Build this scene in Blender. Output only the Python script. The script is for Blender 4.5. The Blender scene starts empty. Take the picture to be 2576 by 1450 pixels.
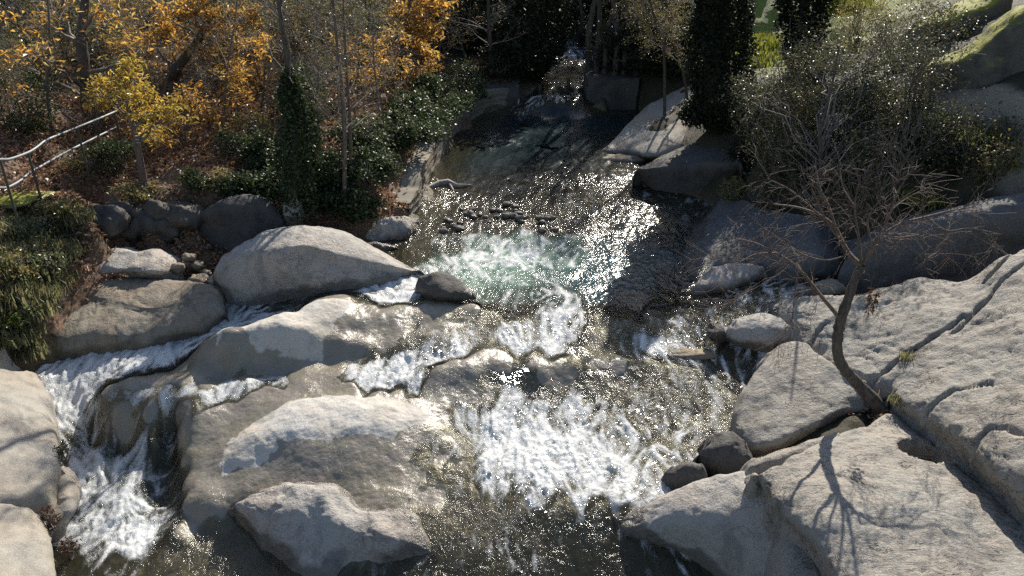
import bpy, math, random
import numpy as np
from mathutils import Vector

rng = np.random.default_rng(7)
random.seed(7)
R = math.radians
scene = bpy.context.scene
COL = scene.collection

# ------------------------------------------------------------------ survey
# the place was surveyed from the footbridge: bearings (u, v) are in pixels of
# a 2576 px wide print, heights z in metres above the pool
CAM_H, PITCH, FPX, CU, CV = 7.0, R(26), 1983.0, 1288.0, 725.0
cp, sp = math.cos(PITCH), math.sin(PITCH)

def ray(u, v):
    u = np.asarray(u, float); v = np.asarray(v, float)
    a = (u - CU) / FPX; b = (CV - v) / FPX
    return a, cp + b * sp, b * cp - sp

def P(u, v, z):
    x, y, w = ray(u, v)
    t = (np.asarray(z, float) - CAM_H) / w
    return np.stack(np.broadcast_arrays(x * t, y * t, np.asarray(z, float)), -1)

def PD(u, v, d):
    x, y, w = ray(u, v)
    t = np.asarray(d, float) / y
    return np.stack(np.broadcast_arrays(x * t, y * t, CAM_H + w * t), -1)

def zd(u, v, d):
    return (u, v, float(PD(u, v, d)[2]))

# ------------------------------------------------------------------ noise
def _h(ix, iy, iz, seed):
    with np.errstate(over='ignore'):
        h = (ix.astype(np.uint32) * np.uint32(374761393) + iy.astype(np.uint32) * np.uint32(668265263)
             + iz.astype(np.uint32) * np.uint32(2246822519) + np.uint32(seed * 3266489917 & 0xffffffff))
        h = (h ^ (h >> np.uint32(13))) * np.uint32(1274126177)
        h = h ^ (h >> np.uint32(16))
    return h.astype(np.float64) / 4294967295.0 * 2 - 1

def vnoise(p, seed=0):
    f = np.floor(p); i = f.astype(np.int64); t = p - f
    t = t * t * t * (t * (t * 6 - 15) + 10)
    x, y, z = i[..., 0], i[..., 1], i[..., 2]
    out = 0
    for dx in (0, 1):
        wx = t[..., 0] if dx else 1 - t[..., 0]
        for dy in (0, 1):
            wy = t[..., 1] if dy else 1 - t[..., 1]
            for dz in (0, 1):
                wz = t[..., 2] if dz else 1 - t[..., 2]
                out = out + wx * wy * wz * _h(x + dx, y + dy, z + dz, seed)
    return out

def fbm(p, octaves=4, seed=0, gain=0.5):
    a, s, out = 1.0, 1.0, 0
    for k in range(octaves):
        out = out + a * vnoise(p * s + k * 17.3, seed + k)
        a *= gain; s *= 2.03
    return out

def sstep(a, b, x):
    t = np.clip((x - a) / (b - a), 0, 1)
    return t * t * (3 - 2 * t)

# ------------------------------------------------------------------ objects
def make_mesh(name, V, F, mats, smooth=True, attrs=None, mat_idx=None):
    me = bpy.data.meshes.new(name)
    V = np.asarray(V, np.float32); F = np.asarray(F, np.int32)
    n, k = F.shape
    me.vertices.add(len(V)); me.vertices.foreach_set('co', V.ravel())
    me.loops.add(n * k); me.loops.foreach_set('vertex_index', F.ravel())
    me.polygons.add(n)
    me.polygons.foreach_set('loop_start', np.arange(0, n * k, k, dtype=np.int32))
    me.polygons.foreach_set('loop_total', np.full(n, k, np.int32))
    me.polygons.foreach_set('use_smooth', np.full(n, smooth, bool))
    for m in (mats if isinstance(mats, (list, tuple)) else [mats]):
        me.materials.append(m)
    if mat_idx is not None:
        me.polygons.foreach_set('material_index', np.asarray(mat_idx, np.int32))
    me.update(calc_edges=True)
    for an, av in (attrs or {}).items():
        av = np.asarray(av, np.float32)
        if av.ndim == 1:
            a = me.attributes.new(an, 'FLOAT', 'POINT'); a.data.foreach_set('value', av)
        else:
            a = me.attributes.new(an, 'FLOAT_COLOR', 'POINT')
            c = np.ones((len(av), 4), np.float32); c[:, :3] = av; a.data.foreach_set('color', c.ravel())
    return me

def link(name, me, parent=None, loc=(0, 0, 0)):
    o = bpy.data.objects.new(name, me); COL.objects.link(o); o.location = loc
    if parent: o.parent = parent
    return o

def tag(o, label=None, cat=None, group=None, kind=None):
    if label: o['label'] = label
    if cat: o['category'] = cat
    if group: o['group'] = group
    if kind: o['kind'] = kind
    return o

def empty(name, loc, label, cat, group=None, rz=0.0, sc=1.0):
    o = bpy.data.objects.new(name, None); COL.objects.link(o)
    o.empty_display_size = 0.2
    o.location = loc; o.rotation_euler = (0, 0, rz); o.scale = (sc, sc, sc)
    return tag(o, label, cat, group)

def dup(root, loc, rz, sc=1.0, label=None, group=None, tilt=(0, 0)):
    r = root.copy(); COL.objects.link(r)
    r.location = loc; r.rotation_euler = (tilt[0], tilt[1], rz)
    r.scale = (sc, sc, sc) if np.isscalar(sc) else sc
    if label: r['label'] = label
    if group: r['group'] = group
    for ch in list(root.children):
        c = ch.copy(); COL.objects.link(c); c.parent = r
        for g in ch.children:
            d = g.copy(); COL.objects.link(d); d.parent = c
    return r

# ------------------------------------------------------------------ materials
class NT:
    def __init__(s, name):
        s.m = bpy.data.materials.new(name); s.m.use_nodes = True
        s.t = s.m.node_tree; s.t.nodes.clear()
        s.out = s.n('ShaderNodeOutputMaterial')
    def n(s, ty, ins=None, **kw):
        nd = s.t.nodes.new(ty)
        for k, v in kw.items(): setattr(nd, k, v)
        for k, v in (ins or {}).items():
            if isinstance(v, bpy.types.NodeSocket): s.t.links.new(v, nd.inputs[k])
            else: nd.inputs[k].default_value = v
        return nd
    def pos(s, scale=(1, 1, 1)):
        g = s.n('ShaderNodeNewGeometry')
        return s.n('ShaderNodeVectorMath', {0: g.outputs['Position'], 1: scale}, operation='MULTIPLY').outputs[0]
    def noise(s, vec, scale, detail=4, rough=.55, dist=0.0):
        return s.n('ShaderNodeTexNoise', {'Vector': vec, 'Scale': scale, 'Detail': detail, 'Roughness': rough, 'Distortion': dist}).outputs['Fac']
    def ramp(s, fac, stops, interp='LINEAR'):
        r = s.n('ShaderNodeValToRGB', {'Fac': fac}); cr = r.color_ramp; cr.interpolation = interp
        while len(cr.elements) < len(stops): cr.elements.new(0.5)
        for e, (p, c) in zip(cr.elements, stops):
            e.position = p
            e.color = (c, c, c, 1) if np.isscalar(c) else (*c, 1)
        return r.outputs['Color']
    def mix(s, fac, a, b, mode='MIX'):
        m = s.n('ShaderNodeMix', data_type='RGBA', blend_type=mode)
        for sock, v in ((m.inputs[0], fac), (m.inputs[6], a), (m.inputs[7], b)):
            if isinstance(v, bpy.types.NodeSocket): s.t.links.new(v, sock)
            else: sock.default_value = v if np.isscalar(v) else (*v, 1)
        return m.outputs[2]
    def math(s, op, a, b=0.0, clamp=False):
        return s.n('ShaderNodeMath', {0: a, 1: b}, operation=op, use_clamp=clamp).outputs[0]
    def mapr(s, v, a, b, c=0.0, d=1.0):
        return s.n('ShaderNodeMapRange', {0: v, 1: a, 2: b, 3: c, 4: d}, interpolation_type='SMOOTHSTEP').outputs[0]
    def attr(s, name):
        return s.n('ShaderNodeAttribute', attribute_name=name)
    def bump(s, h, strength, dist=0.02, normal=None):
        ins = {'Height': h, 'Strength': strength, 'Distance': dist}
        if normal: ins['Normal'] = normal
        return s.n('ShaderNodeBump', ins).outputs[0]
    def mixsh(s, fac, a, b):
        return s.n('ShaderNodeMixShader', {0: fac, 1: a, 2: b}).outputs[0]
    def done(s, sh):
        s.t.links.new(sh, s.out.inputs['Surface']); return s.m

def granite(name, base, dark, warm, stain=0.5, bumpk=1.0, moss=0.0, strat=0.0, crack=0.0, wetcol=(.055, .045, .032), wetk=.72, coat=.5):
    t = NT(name); p = t.pos()
    big = t.noise(p, 0.9, 5, .6)
    mid = t.noise(p, 4.5, 6, .65, .4)
    fine = t.noise(p, 55, 3, .7)
    spk = t.noise(p, 160, 2, .6)
    c = t.mix(t.mapr(big, .38, .66), base, warm)
    c = t.mix(t.math('MULTIPLY', t.mapr(mid, .5, .72), stain), c, dark)
    c = t.mix(t.math('MULTIPLY', t.mapr(t.noise(t.pos((1, 1, .35)), 2.1, 6, .7, .6), .5, .66), stain * .8), c, tuple(k * .55 for k in dark))
    c = t.mix(.75, c, t.ramp(fine, [(.3, .34), (.5, .52), (.7, .72)]), 'OVERLAY')
    c = t.mix(.6, c, t.ramp(spk, [(.33, .15), (.45, .5), (.6, .55), (.72, .8)]), 'OVERLAY')
    # pale lichen spots
    vor = t.n('ShaderNodeTexVoronoi', {'Vector': p, 'Scale': 7.0}).outputs['Distance']
    lich = t.math('MULTIPLY', t.mapr(vor, .22, .12), t.mapr(big, .55, .62))
    c = t.mix(t.math('MULTIPLY', lich, .35), c, (.42, .43, .38))
    wet = t.attr('wet').outputs['Fac']
    wetn = t.mapr(t.math('ADD', wet, t.math('MULTIPLY', t.math('SUBTRACT', mid, .5), .5)), .22, .75)
    wc = wetcol if wetk == .72 else t.mix(t.mapr(t.noise(p, 2.6, 5, .65), .42, .6), wetcol, (.165, .145, .085))
    c = t.mix(t.math('MULTIPLY', wetn, wetk), c, wc)
    rough = t.mapr(wetn, 0, 1, .78, .28)
    if moss:
        g = t.n('ShaderNodeNewGeometry')
        nz = t.n('ShaderNodeSeparateXYZ', {0: g.outputs['Normal']}).outputs[2]
        mm = t.mapr(t.math('ADD', nz, t.math('MULTIPLY', mid, .6)), .85 - moss * .3, 1.15 - moss * .3)
        mc = t.ramp(t.noise(p, 30, 3), [(.3, (.13, .14, .015)), (.6, (.33, .32, .03)), (.8, (.46, .41, .06))])
        c = t.mix(mm, c, mc)
    grain = t.noise(p, 21, 4, .65)
    rdg = t.math('ABSOLUTE', t.math('SUBTRACT', t.noise(p, 3.1, 6, .6, .5), .5))
    h = t.math('ADD', t.math('MULTIPLY', rdg, 1.1), t.math('ADD', t.math('MULTIPLY', mid, .35), t.math('MULTIPLY', grain, .5)))
    h = t.math('ADD', h, t.math('ADD', t.math('MULTIPLY', fine, .22), t.math('MULTIPLY', spk, .06)))
    if crack:
        cn = t.noise(t.pos((1, 1.9, 2.2)), 1.15, 5, .62, 1.1)
        cl_ = t.math('MULTIPLY', t.mapr(t.math('ABSOLUTE', t.math('SUBTRACT', cn, .5)), .012, .0), t.mapr(big, .44, .56))
        c = t.mix(t.math('MULTIPLY', cl_, .75 * crack), c, (.03, .028, .025))
        h = t.math('SUBTRACT', h, t.math('MULTIPLY', cl_, .6 * crack))
    if strat:
        st = t.noise(t.n('ShaderNodeMapping', {'Vector': p, 'Rotation': (.2, .1, .55), 'Scale': (.9, 4.5, 5)}).outputs[0], 2.6, 7, .72, .7)
        h = t.math('ADD', h, t.math('MULTIPLY', st, strat))
    b = t.bump(h, .55 * bumpk, .09)
    rip = t.math('ADD', t.noise(t.pos((1, .7, 1)), 34, 3, .6, .6), t.math('MULTIPLY', t.noise(t.pos((1, .7, 1)), 9, 3, .6), 1.3))
    bs = t.n('ShaderNodeBsdfPrincipled', {'Base Color': c, 'Roughness': rough, 'Normal': b, 'Coat Weight': t.math('MULTIPLY', wetn, t.math('MULTIPLY', coat, t.mapr(t.noise(p, 1.7, 4, .6), .36, .64, .25, 1.0))), 'Coat Roughness': .2, 'Coat IOR': 1.34, 'Coat Normal': t.bump(t.math('MULTIPLY', rip, t.mapr(t.noise(p, 1.1, 4, .6), .4, .62, .1, 1.0)), .5, .05)})
    return t.done(bs.outputs[0])

def leaf_mat(name, cols, trans=.4, rough=.4, spec=.5, tcol=1.35):
    t = NT(name)
    rnd = t.n('ShaderNodeNewGeometry').outputs['Random Per Island']
    n = len(cols)
    c = t.ramp(rnd, [((i + .5) / n, k) for i, k in enumerate(cols)], 'LINEAR')
    c2 = t.mix(1.0, c, (tcol, tcol, tcol * .8), 'MULTIPLY')
    bs = t.n('ShaderNodeBsdfPrincipled', {'Base Color': c, 'Roughness': rough, 'Specular IOR Level': spec})
    tr = t.n('ShaderNodeBsdfTranslucent', {'Color': c2})
    return t.done(t.mixsh(trans, bs.outputs[0], tr.outputs[0]))

def bark_mat(name, a, b, scale=1.0, bumpk=.6):
    t = NT(name); p = t.pos((1, 1, .25))
    n = t.noise(p, 24 * scale, 5, .7, .5)
    big = t.noise(t.pos(), 3, 3)
    c = t.mix(t.mapr(n, .35, .65), a, b)
    c = t.mix(t.math('MULTIPLY', t.mapr(big, .55, .68), .5), c, (.09, .10, .05))
    bs = t.n('ShaderNodeBsdfPrincipled', {'Base Color': c, 'Roughness': .75, 'Normal': t.bump(n, bumpk, .02)})
    return t.done(bs.outputs[0])

M = {}
M['granite'] = granite('granite', (.40, .38, .345), (.17, .16, .14), (.43, .375, .325), .5, 1.2, crack=.35)
M['granite_smooth'] = granite('granite_smooth', (.325, .305, .265), (.17, .155, .125), (.335, .285, .225), .3, .45)
M['granite_slab'] = granite('granite_slab', (.335, .315, .275), (.14, .13, .115), (.345, .305, .255), .6, 1.1, strat=.7, crack=1.0)
M['granite_brown'] = granite('granite_brown', (.25, .225, .18), (.085, .075, .055), (.27, .215, .155), .6, .9)
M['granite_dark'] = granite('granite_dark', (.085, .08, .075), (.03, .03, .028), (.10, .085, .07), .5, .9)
M['granite_shade'] = granite('granite_shade', (.125, .13, .135), (.055, .058, .062), (.12, .115, .11), .5, 1.0, strat=.6)  # right bank shade painted into the base colour, darker and bluer than the slabs
M['granite_bed'] = granite('granite_bed', (.53, .51, .47), (.32, .30, .26), (.52, .465, .39), .3, .5, wetcol=(.205, .170, .130), wetk=.8, coat=.8)
M['granite_wet'] = granite('granite_wet', (.25, .20, .135), (.11, .085, .05), (.30, .235, .15), .6, .8)
M['granite_moss'] = granite('granite_moss', (.13, .12, .10), (.05, .05, .045), (.15, .13, .10), .5, 1.0, moss=1.0)
M['bark'] = bark_mat('bark', (.045, .037, .03), (.14, .112, .09), 1, 1.0)
M['bark_pale'] = bark_mat('bark_pale', (.10, .085, .072), (.24, .20, .17), 1.4)
M['bark_red'] = bark_mat('bark_red', (.10, .07, .055), (.21, .155, .125), 1.2)
M['twig'] = bark_mat('twig', (.13, .11, .092), (.27, .23, .19), 2, .2)
M['leaf_orange'] = leaf_mat('leaf_orange', [(.34, .17, .05), (.60, .31, .07), (.68, .44, .11), (.42, .22, .07), (.50, .38, .12), (.26, .18, .07), (.20, .12, .06)], .58, .38, .5, 1.5)
M['leaf_yellow'] = leaf_mat('leaf_yellow', [(.44, .30, .06), (.58, .41, .08), (.38, .32, .08), (.26, .26, .08), (.52, .30, .06), (.24, .18, .06)], .55, .4, .5, 1.45)
M['leaf_olive'] = leaf_mat('leaf_olive', [(.15, .15, .06), (.24, .21, .08), (.30, .24, .10), (.18, .19, .08), (.34, .24, .11)], .42, .34, .55)
M['leaf_ivy'] = leaf_mat('leaf_ivy', [(.04, .065, .025), (.06, .09, .035), (.085, .11, .05), (.045, .06, .03)], .34, .42, .4)
M['leaf_ever'] = leaf_mat('leaf_ever', [(.06, .068, .038), (.085, .09, .05), (.10, .10, .055), (.07, .075, .045), (.12, .10, .06)], .34, .40, .42)
M['leaf_bramble'] = leaf_mat('leaf_bramble', [(.09, .12, .055), (.13, .155, .08), (.18, .19, .11), (.10, .12, .06), (.20, .18, .09)], .42, .33, .6)
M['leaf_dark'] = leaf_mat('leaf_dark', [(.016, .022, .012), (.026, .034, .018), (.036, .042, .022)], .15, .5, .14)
M['leaf_bright'] = leaf_mat('leaf_bright', [(.10, .15, .03), (.16, .22, .04), (.24, .27, .05), (.19, .2, .05)], .4, .4, .4)
M['litter'] = leaf_mat('litter', [(.33, .18, .105), (.20, .105, .06), (.48, .32, .21), (.14, .08, .05), (.40, .23, .12), (.30, .20, .14)], .25, .36, .55)
M['dead'] = leaf_mat('dead', [(.11, .06, .04), (.16, .09, .055), (.08, .045, .03)], .25, .5, .4)
M['grass'] = leaf_mat('grass', [(.16, .19, .03), (.24, .27, .04), (.27, .28, .05), (.28, .27, .09)], .4, .4, .4)
M['straw'] = leaf_mat('straw', [(.20, .19, .12), (.33, .29, .19), (.14, .16, .075), (.25, .22, .14), (.11, .14, .06)], .5, .4, .35)

def simple(name, col, rough, metal=0.0, nscale=20, nk=.3):
    t = NT(name); n = t.noise(t.pos(), nscale, 4)
    c = t.mix(t.math('MULTIPLY', n, nk * 2), col, tuple(k * .45 for k in col))
    bs = t.n('ShaderNodeBsdfPrincipled', {'Base Color': c, 'Roughness': rough, 'Metallic': metal, 'Normal': t.bump(n, .15, .01)})
    return t.done(bs.outputs[0])
M['galv'] = simple('galvanised_steel', (.27, .30, .31), .55, .3, 30, .25)
M['post'] = simple('post_steel', (.09, .11, .09), .6, .3)
M['concrete'] = simple('concrete', (.33, .295, .235), .85, 0, 9, .3)
M['paint'] = simple('white_paint', (.42, .36, .30), .7)
M['wood_dark'] = simple('wet_wood', (.035, .03, .025), .5)

def ground_mat():
    t = NT('ground_cover'); p = t.pos()
    a = t.noise(p, 26, 5, .75); b = t.noise(p, 2.2, 5, .6); f = t.noise(p, 95, 3, .7)
    lit = t.ramp(a, [(.28, (.035, .022, .014)), (.45, (.14, .078, .047)), (.58, (.28, .17, .105)), (.72, (.42, .30, .21))])
    earth = t.ramp(a, [(.3, (.02, .017, .010)), (.55, (.055, .05, .025)), (.75, (.12, .10, .055))])
    c = t.mix(t.mapr(b, .52, .66), lit, earth)
    m = t.n('ShaderNodeSeparateColor', {0: t.attr('mask').outputs['Color']})
    bed = t.ramp(t.noise(p, 7, 6, .7, .5), [(.3, (.05, .038, .02)), (.48, (.115, .085, .05)), (.6, (.18, .145, .095)), (.75, (.25, .21, .15))])
    bed = t.mix(t.mapr(t.noise(p, 1.3, 4), .42, .6), bed, t.mix(.4, bed, (.17, .16, .06)))
    bed = t.mix(.6, bed, t.ramp(f, [(.3, .25), (.5, .5), (.7, .78)]), 'OVERLAY')
    grass = t.ramp(t.noise(p, 18, 4, .7), [(.3, (.07, .09, .012)), (.55, (.22, .26, .035)), (.75, (.34, .36, .07))])
    path = t.ramp(t.noise(p, 20, 4, .7), [(.3, (.22, .18, .13)), (.6, (.38, .33, .25)), (.8, (.46, .42, .35))])
    e2 = t.mix(t.attr('earth').outputs['Fac'], c, earth)
    c = t.mix(m.outputs[1], e2, grass)
    c = t.mix(m.outputs[2], c, path)
    c = t.mix(m.outputs[0], c, bed)
    h = t.math('ADD', a, t.math('MULTIPLY', f, .4))
    rough = t.mapr(m.outputs[0], 0, 1, .75, .4)
    bs = t.n('ShaderNodeBsdfPrincipled', {'Base Color': c, 'Roughness': rough, 'Normal': t.bump(h, .7, .06)})
    return t.done(bs.outputs[0])
M['ground'] = ground_mat()

def water_mat():
    t = NT('stream_water')
    d = t.attr('depth').outputs['Fac']; fo = t.attr('foam').outputs['Fac']; mk = t.attr('milk').outputs['Fac']
    p1 = t.pos((1, .62, 1)); p2 = t.pos((1, .8, 1))
    w1 = t.noise(p1, 5.2, 3, .55, .8)
    w2 = t.noise(p2, 19, 4, .62, .6)
    w3 = t.noise(p2, 60, 2, .5)
    calm = t.attr('rough').outputs['Fac']
    h = t.math('ADD', t.math('MULTIPLY', w1, 2.1), t.math('ADD', t.math('MULTIPLY', w2, .46), t.math('MULTIPLY', w3, .06)))
    b = t.bump(t.math('MULTIPLY', h, calm), 1.0, .16)
    fr = t.n('ShaderNodeFresnel', {'IOR': 1.33, 'Normal': b}).outputs[0]
    op = t.math('SUBTRACT', 1.0, t.math('EXPONENT', t.math('MULTIPLY', d, -2.2)))
    deep = t.mix(t.mapr(d, .1, .9), (.050, .042, .020), (.010, .025, .031))
    deep = t.mix(t.mapr(d, 1.0, 1.45), deep, (.016, .050, .062))
    deep = t.mix(mk, deep, (.23, .36, .285))
    op = t.math('MAXIMUM', op, t.math('MULTIPLY', mk, .85))
    tr = t.n('ShaderNodeBsdfTransparent', {'Color': (.88, .87, .78, 1)})
    df = t.n('ShaderNodeBsdfDiffuse', {'Color': deep})
    body = t.mixsh(op, tr.outputs[0], df.outputs[0])
    gl = t.n('ShaderNodeBsdfGlossy', {'Color': (1, 1, 1, 1), 'Roughness': .15, 'Normal': b})
    wet = t.mixsh(t.math('MINIMUM', fr, .75), body, gl.outputs[0])
    # foam: torn white lace where the water is broken
    q = t.n('ShaderNodeVectorMath', {0: t.pos((1, .7, 1)), 1: t.n('ShaderNodeVectorMath', {0: t.n('ShaderNodeTexNoise', {'Vector': p1, 'Scale': 3.0, 'Detail': 3}).outputs['Color'], 1: (.35, .35, .35)}, operation='MULTIPLY').outputs[0]}, operation='ADD').outputs[0]
    f1 = t.noise(q, 4.6, 6, .66, .9); f2 = t.noise(q, 24, 4, .65, .5)
    vo = t.n('ShaderNodeTexVoronoi', {'Vector': q, 'Scale': 16.0}, feature='DISTANCE_TO_EDGE').outputs[0]
    lace = t.mapr(vo, .16, .0, -.12, .16)
    st = t.attr('streak').outputs['Fac']
    nz = t.math('ADD', t.math('ADD', t.math('MULTIPLY', t.math('SUBTRACT', f1, .5), .65), t.math('MULTIPLY', t.math('SUBTRACT', f2, .5), .45)), t.math('ADD', t.math('MULTIPLY', st, .46), t.math('MULTIPLY', lace, .6)))
    fm = t.mapr(t.math('ADD', nz, t.math('MULTIPLY', t.math('SUBTRACT', fo, .5), 1.3)), -.38, .58)
    fm = t.math('MULTIPLY', t.math('MULTIPLY', fm, t.mapr(fo, .02, .2)), t.mapr(t.math('ADD', d, t.math('MULTIPLY', t.math('SUBTRACT', f2, .5), .06)), .012, .06))
    fh = t.math('ADD', f2, t.math('ADD', t.math('MULTIPLY', f1, 1.3), t.math('MULTIPLY', t.noise(q, 90, 2), .4)))
    fb = t.bump(t.math('ADD', fh, t.math('MULTIPLY', st, .5)), .5, .05)
    fp = t.n('ShaderNodeBsdfPrincipled', {'Base Color': (.82, .835, .83, 1), 'Roughness': .5, 'Specular IOR Level': .35, 'Normal': fb})
    ft = t.n('ShaderNodeBsdfTranslucent', {'Color': (.8, .86, .86, 1)})
    fsh = t.mixsh(.1, fp.outputs[0], ft.outputs[0])
    return t.done(t.mixsh(t.math('MULTIPLY', fm, .88), wet, fsh))
M['water'] = water_mat()

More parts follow.
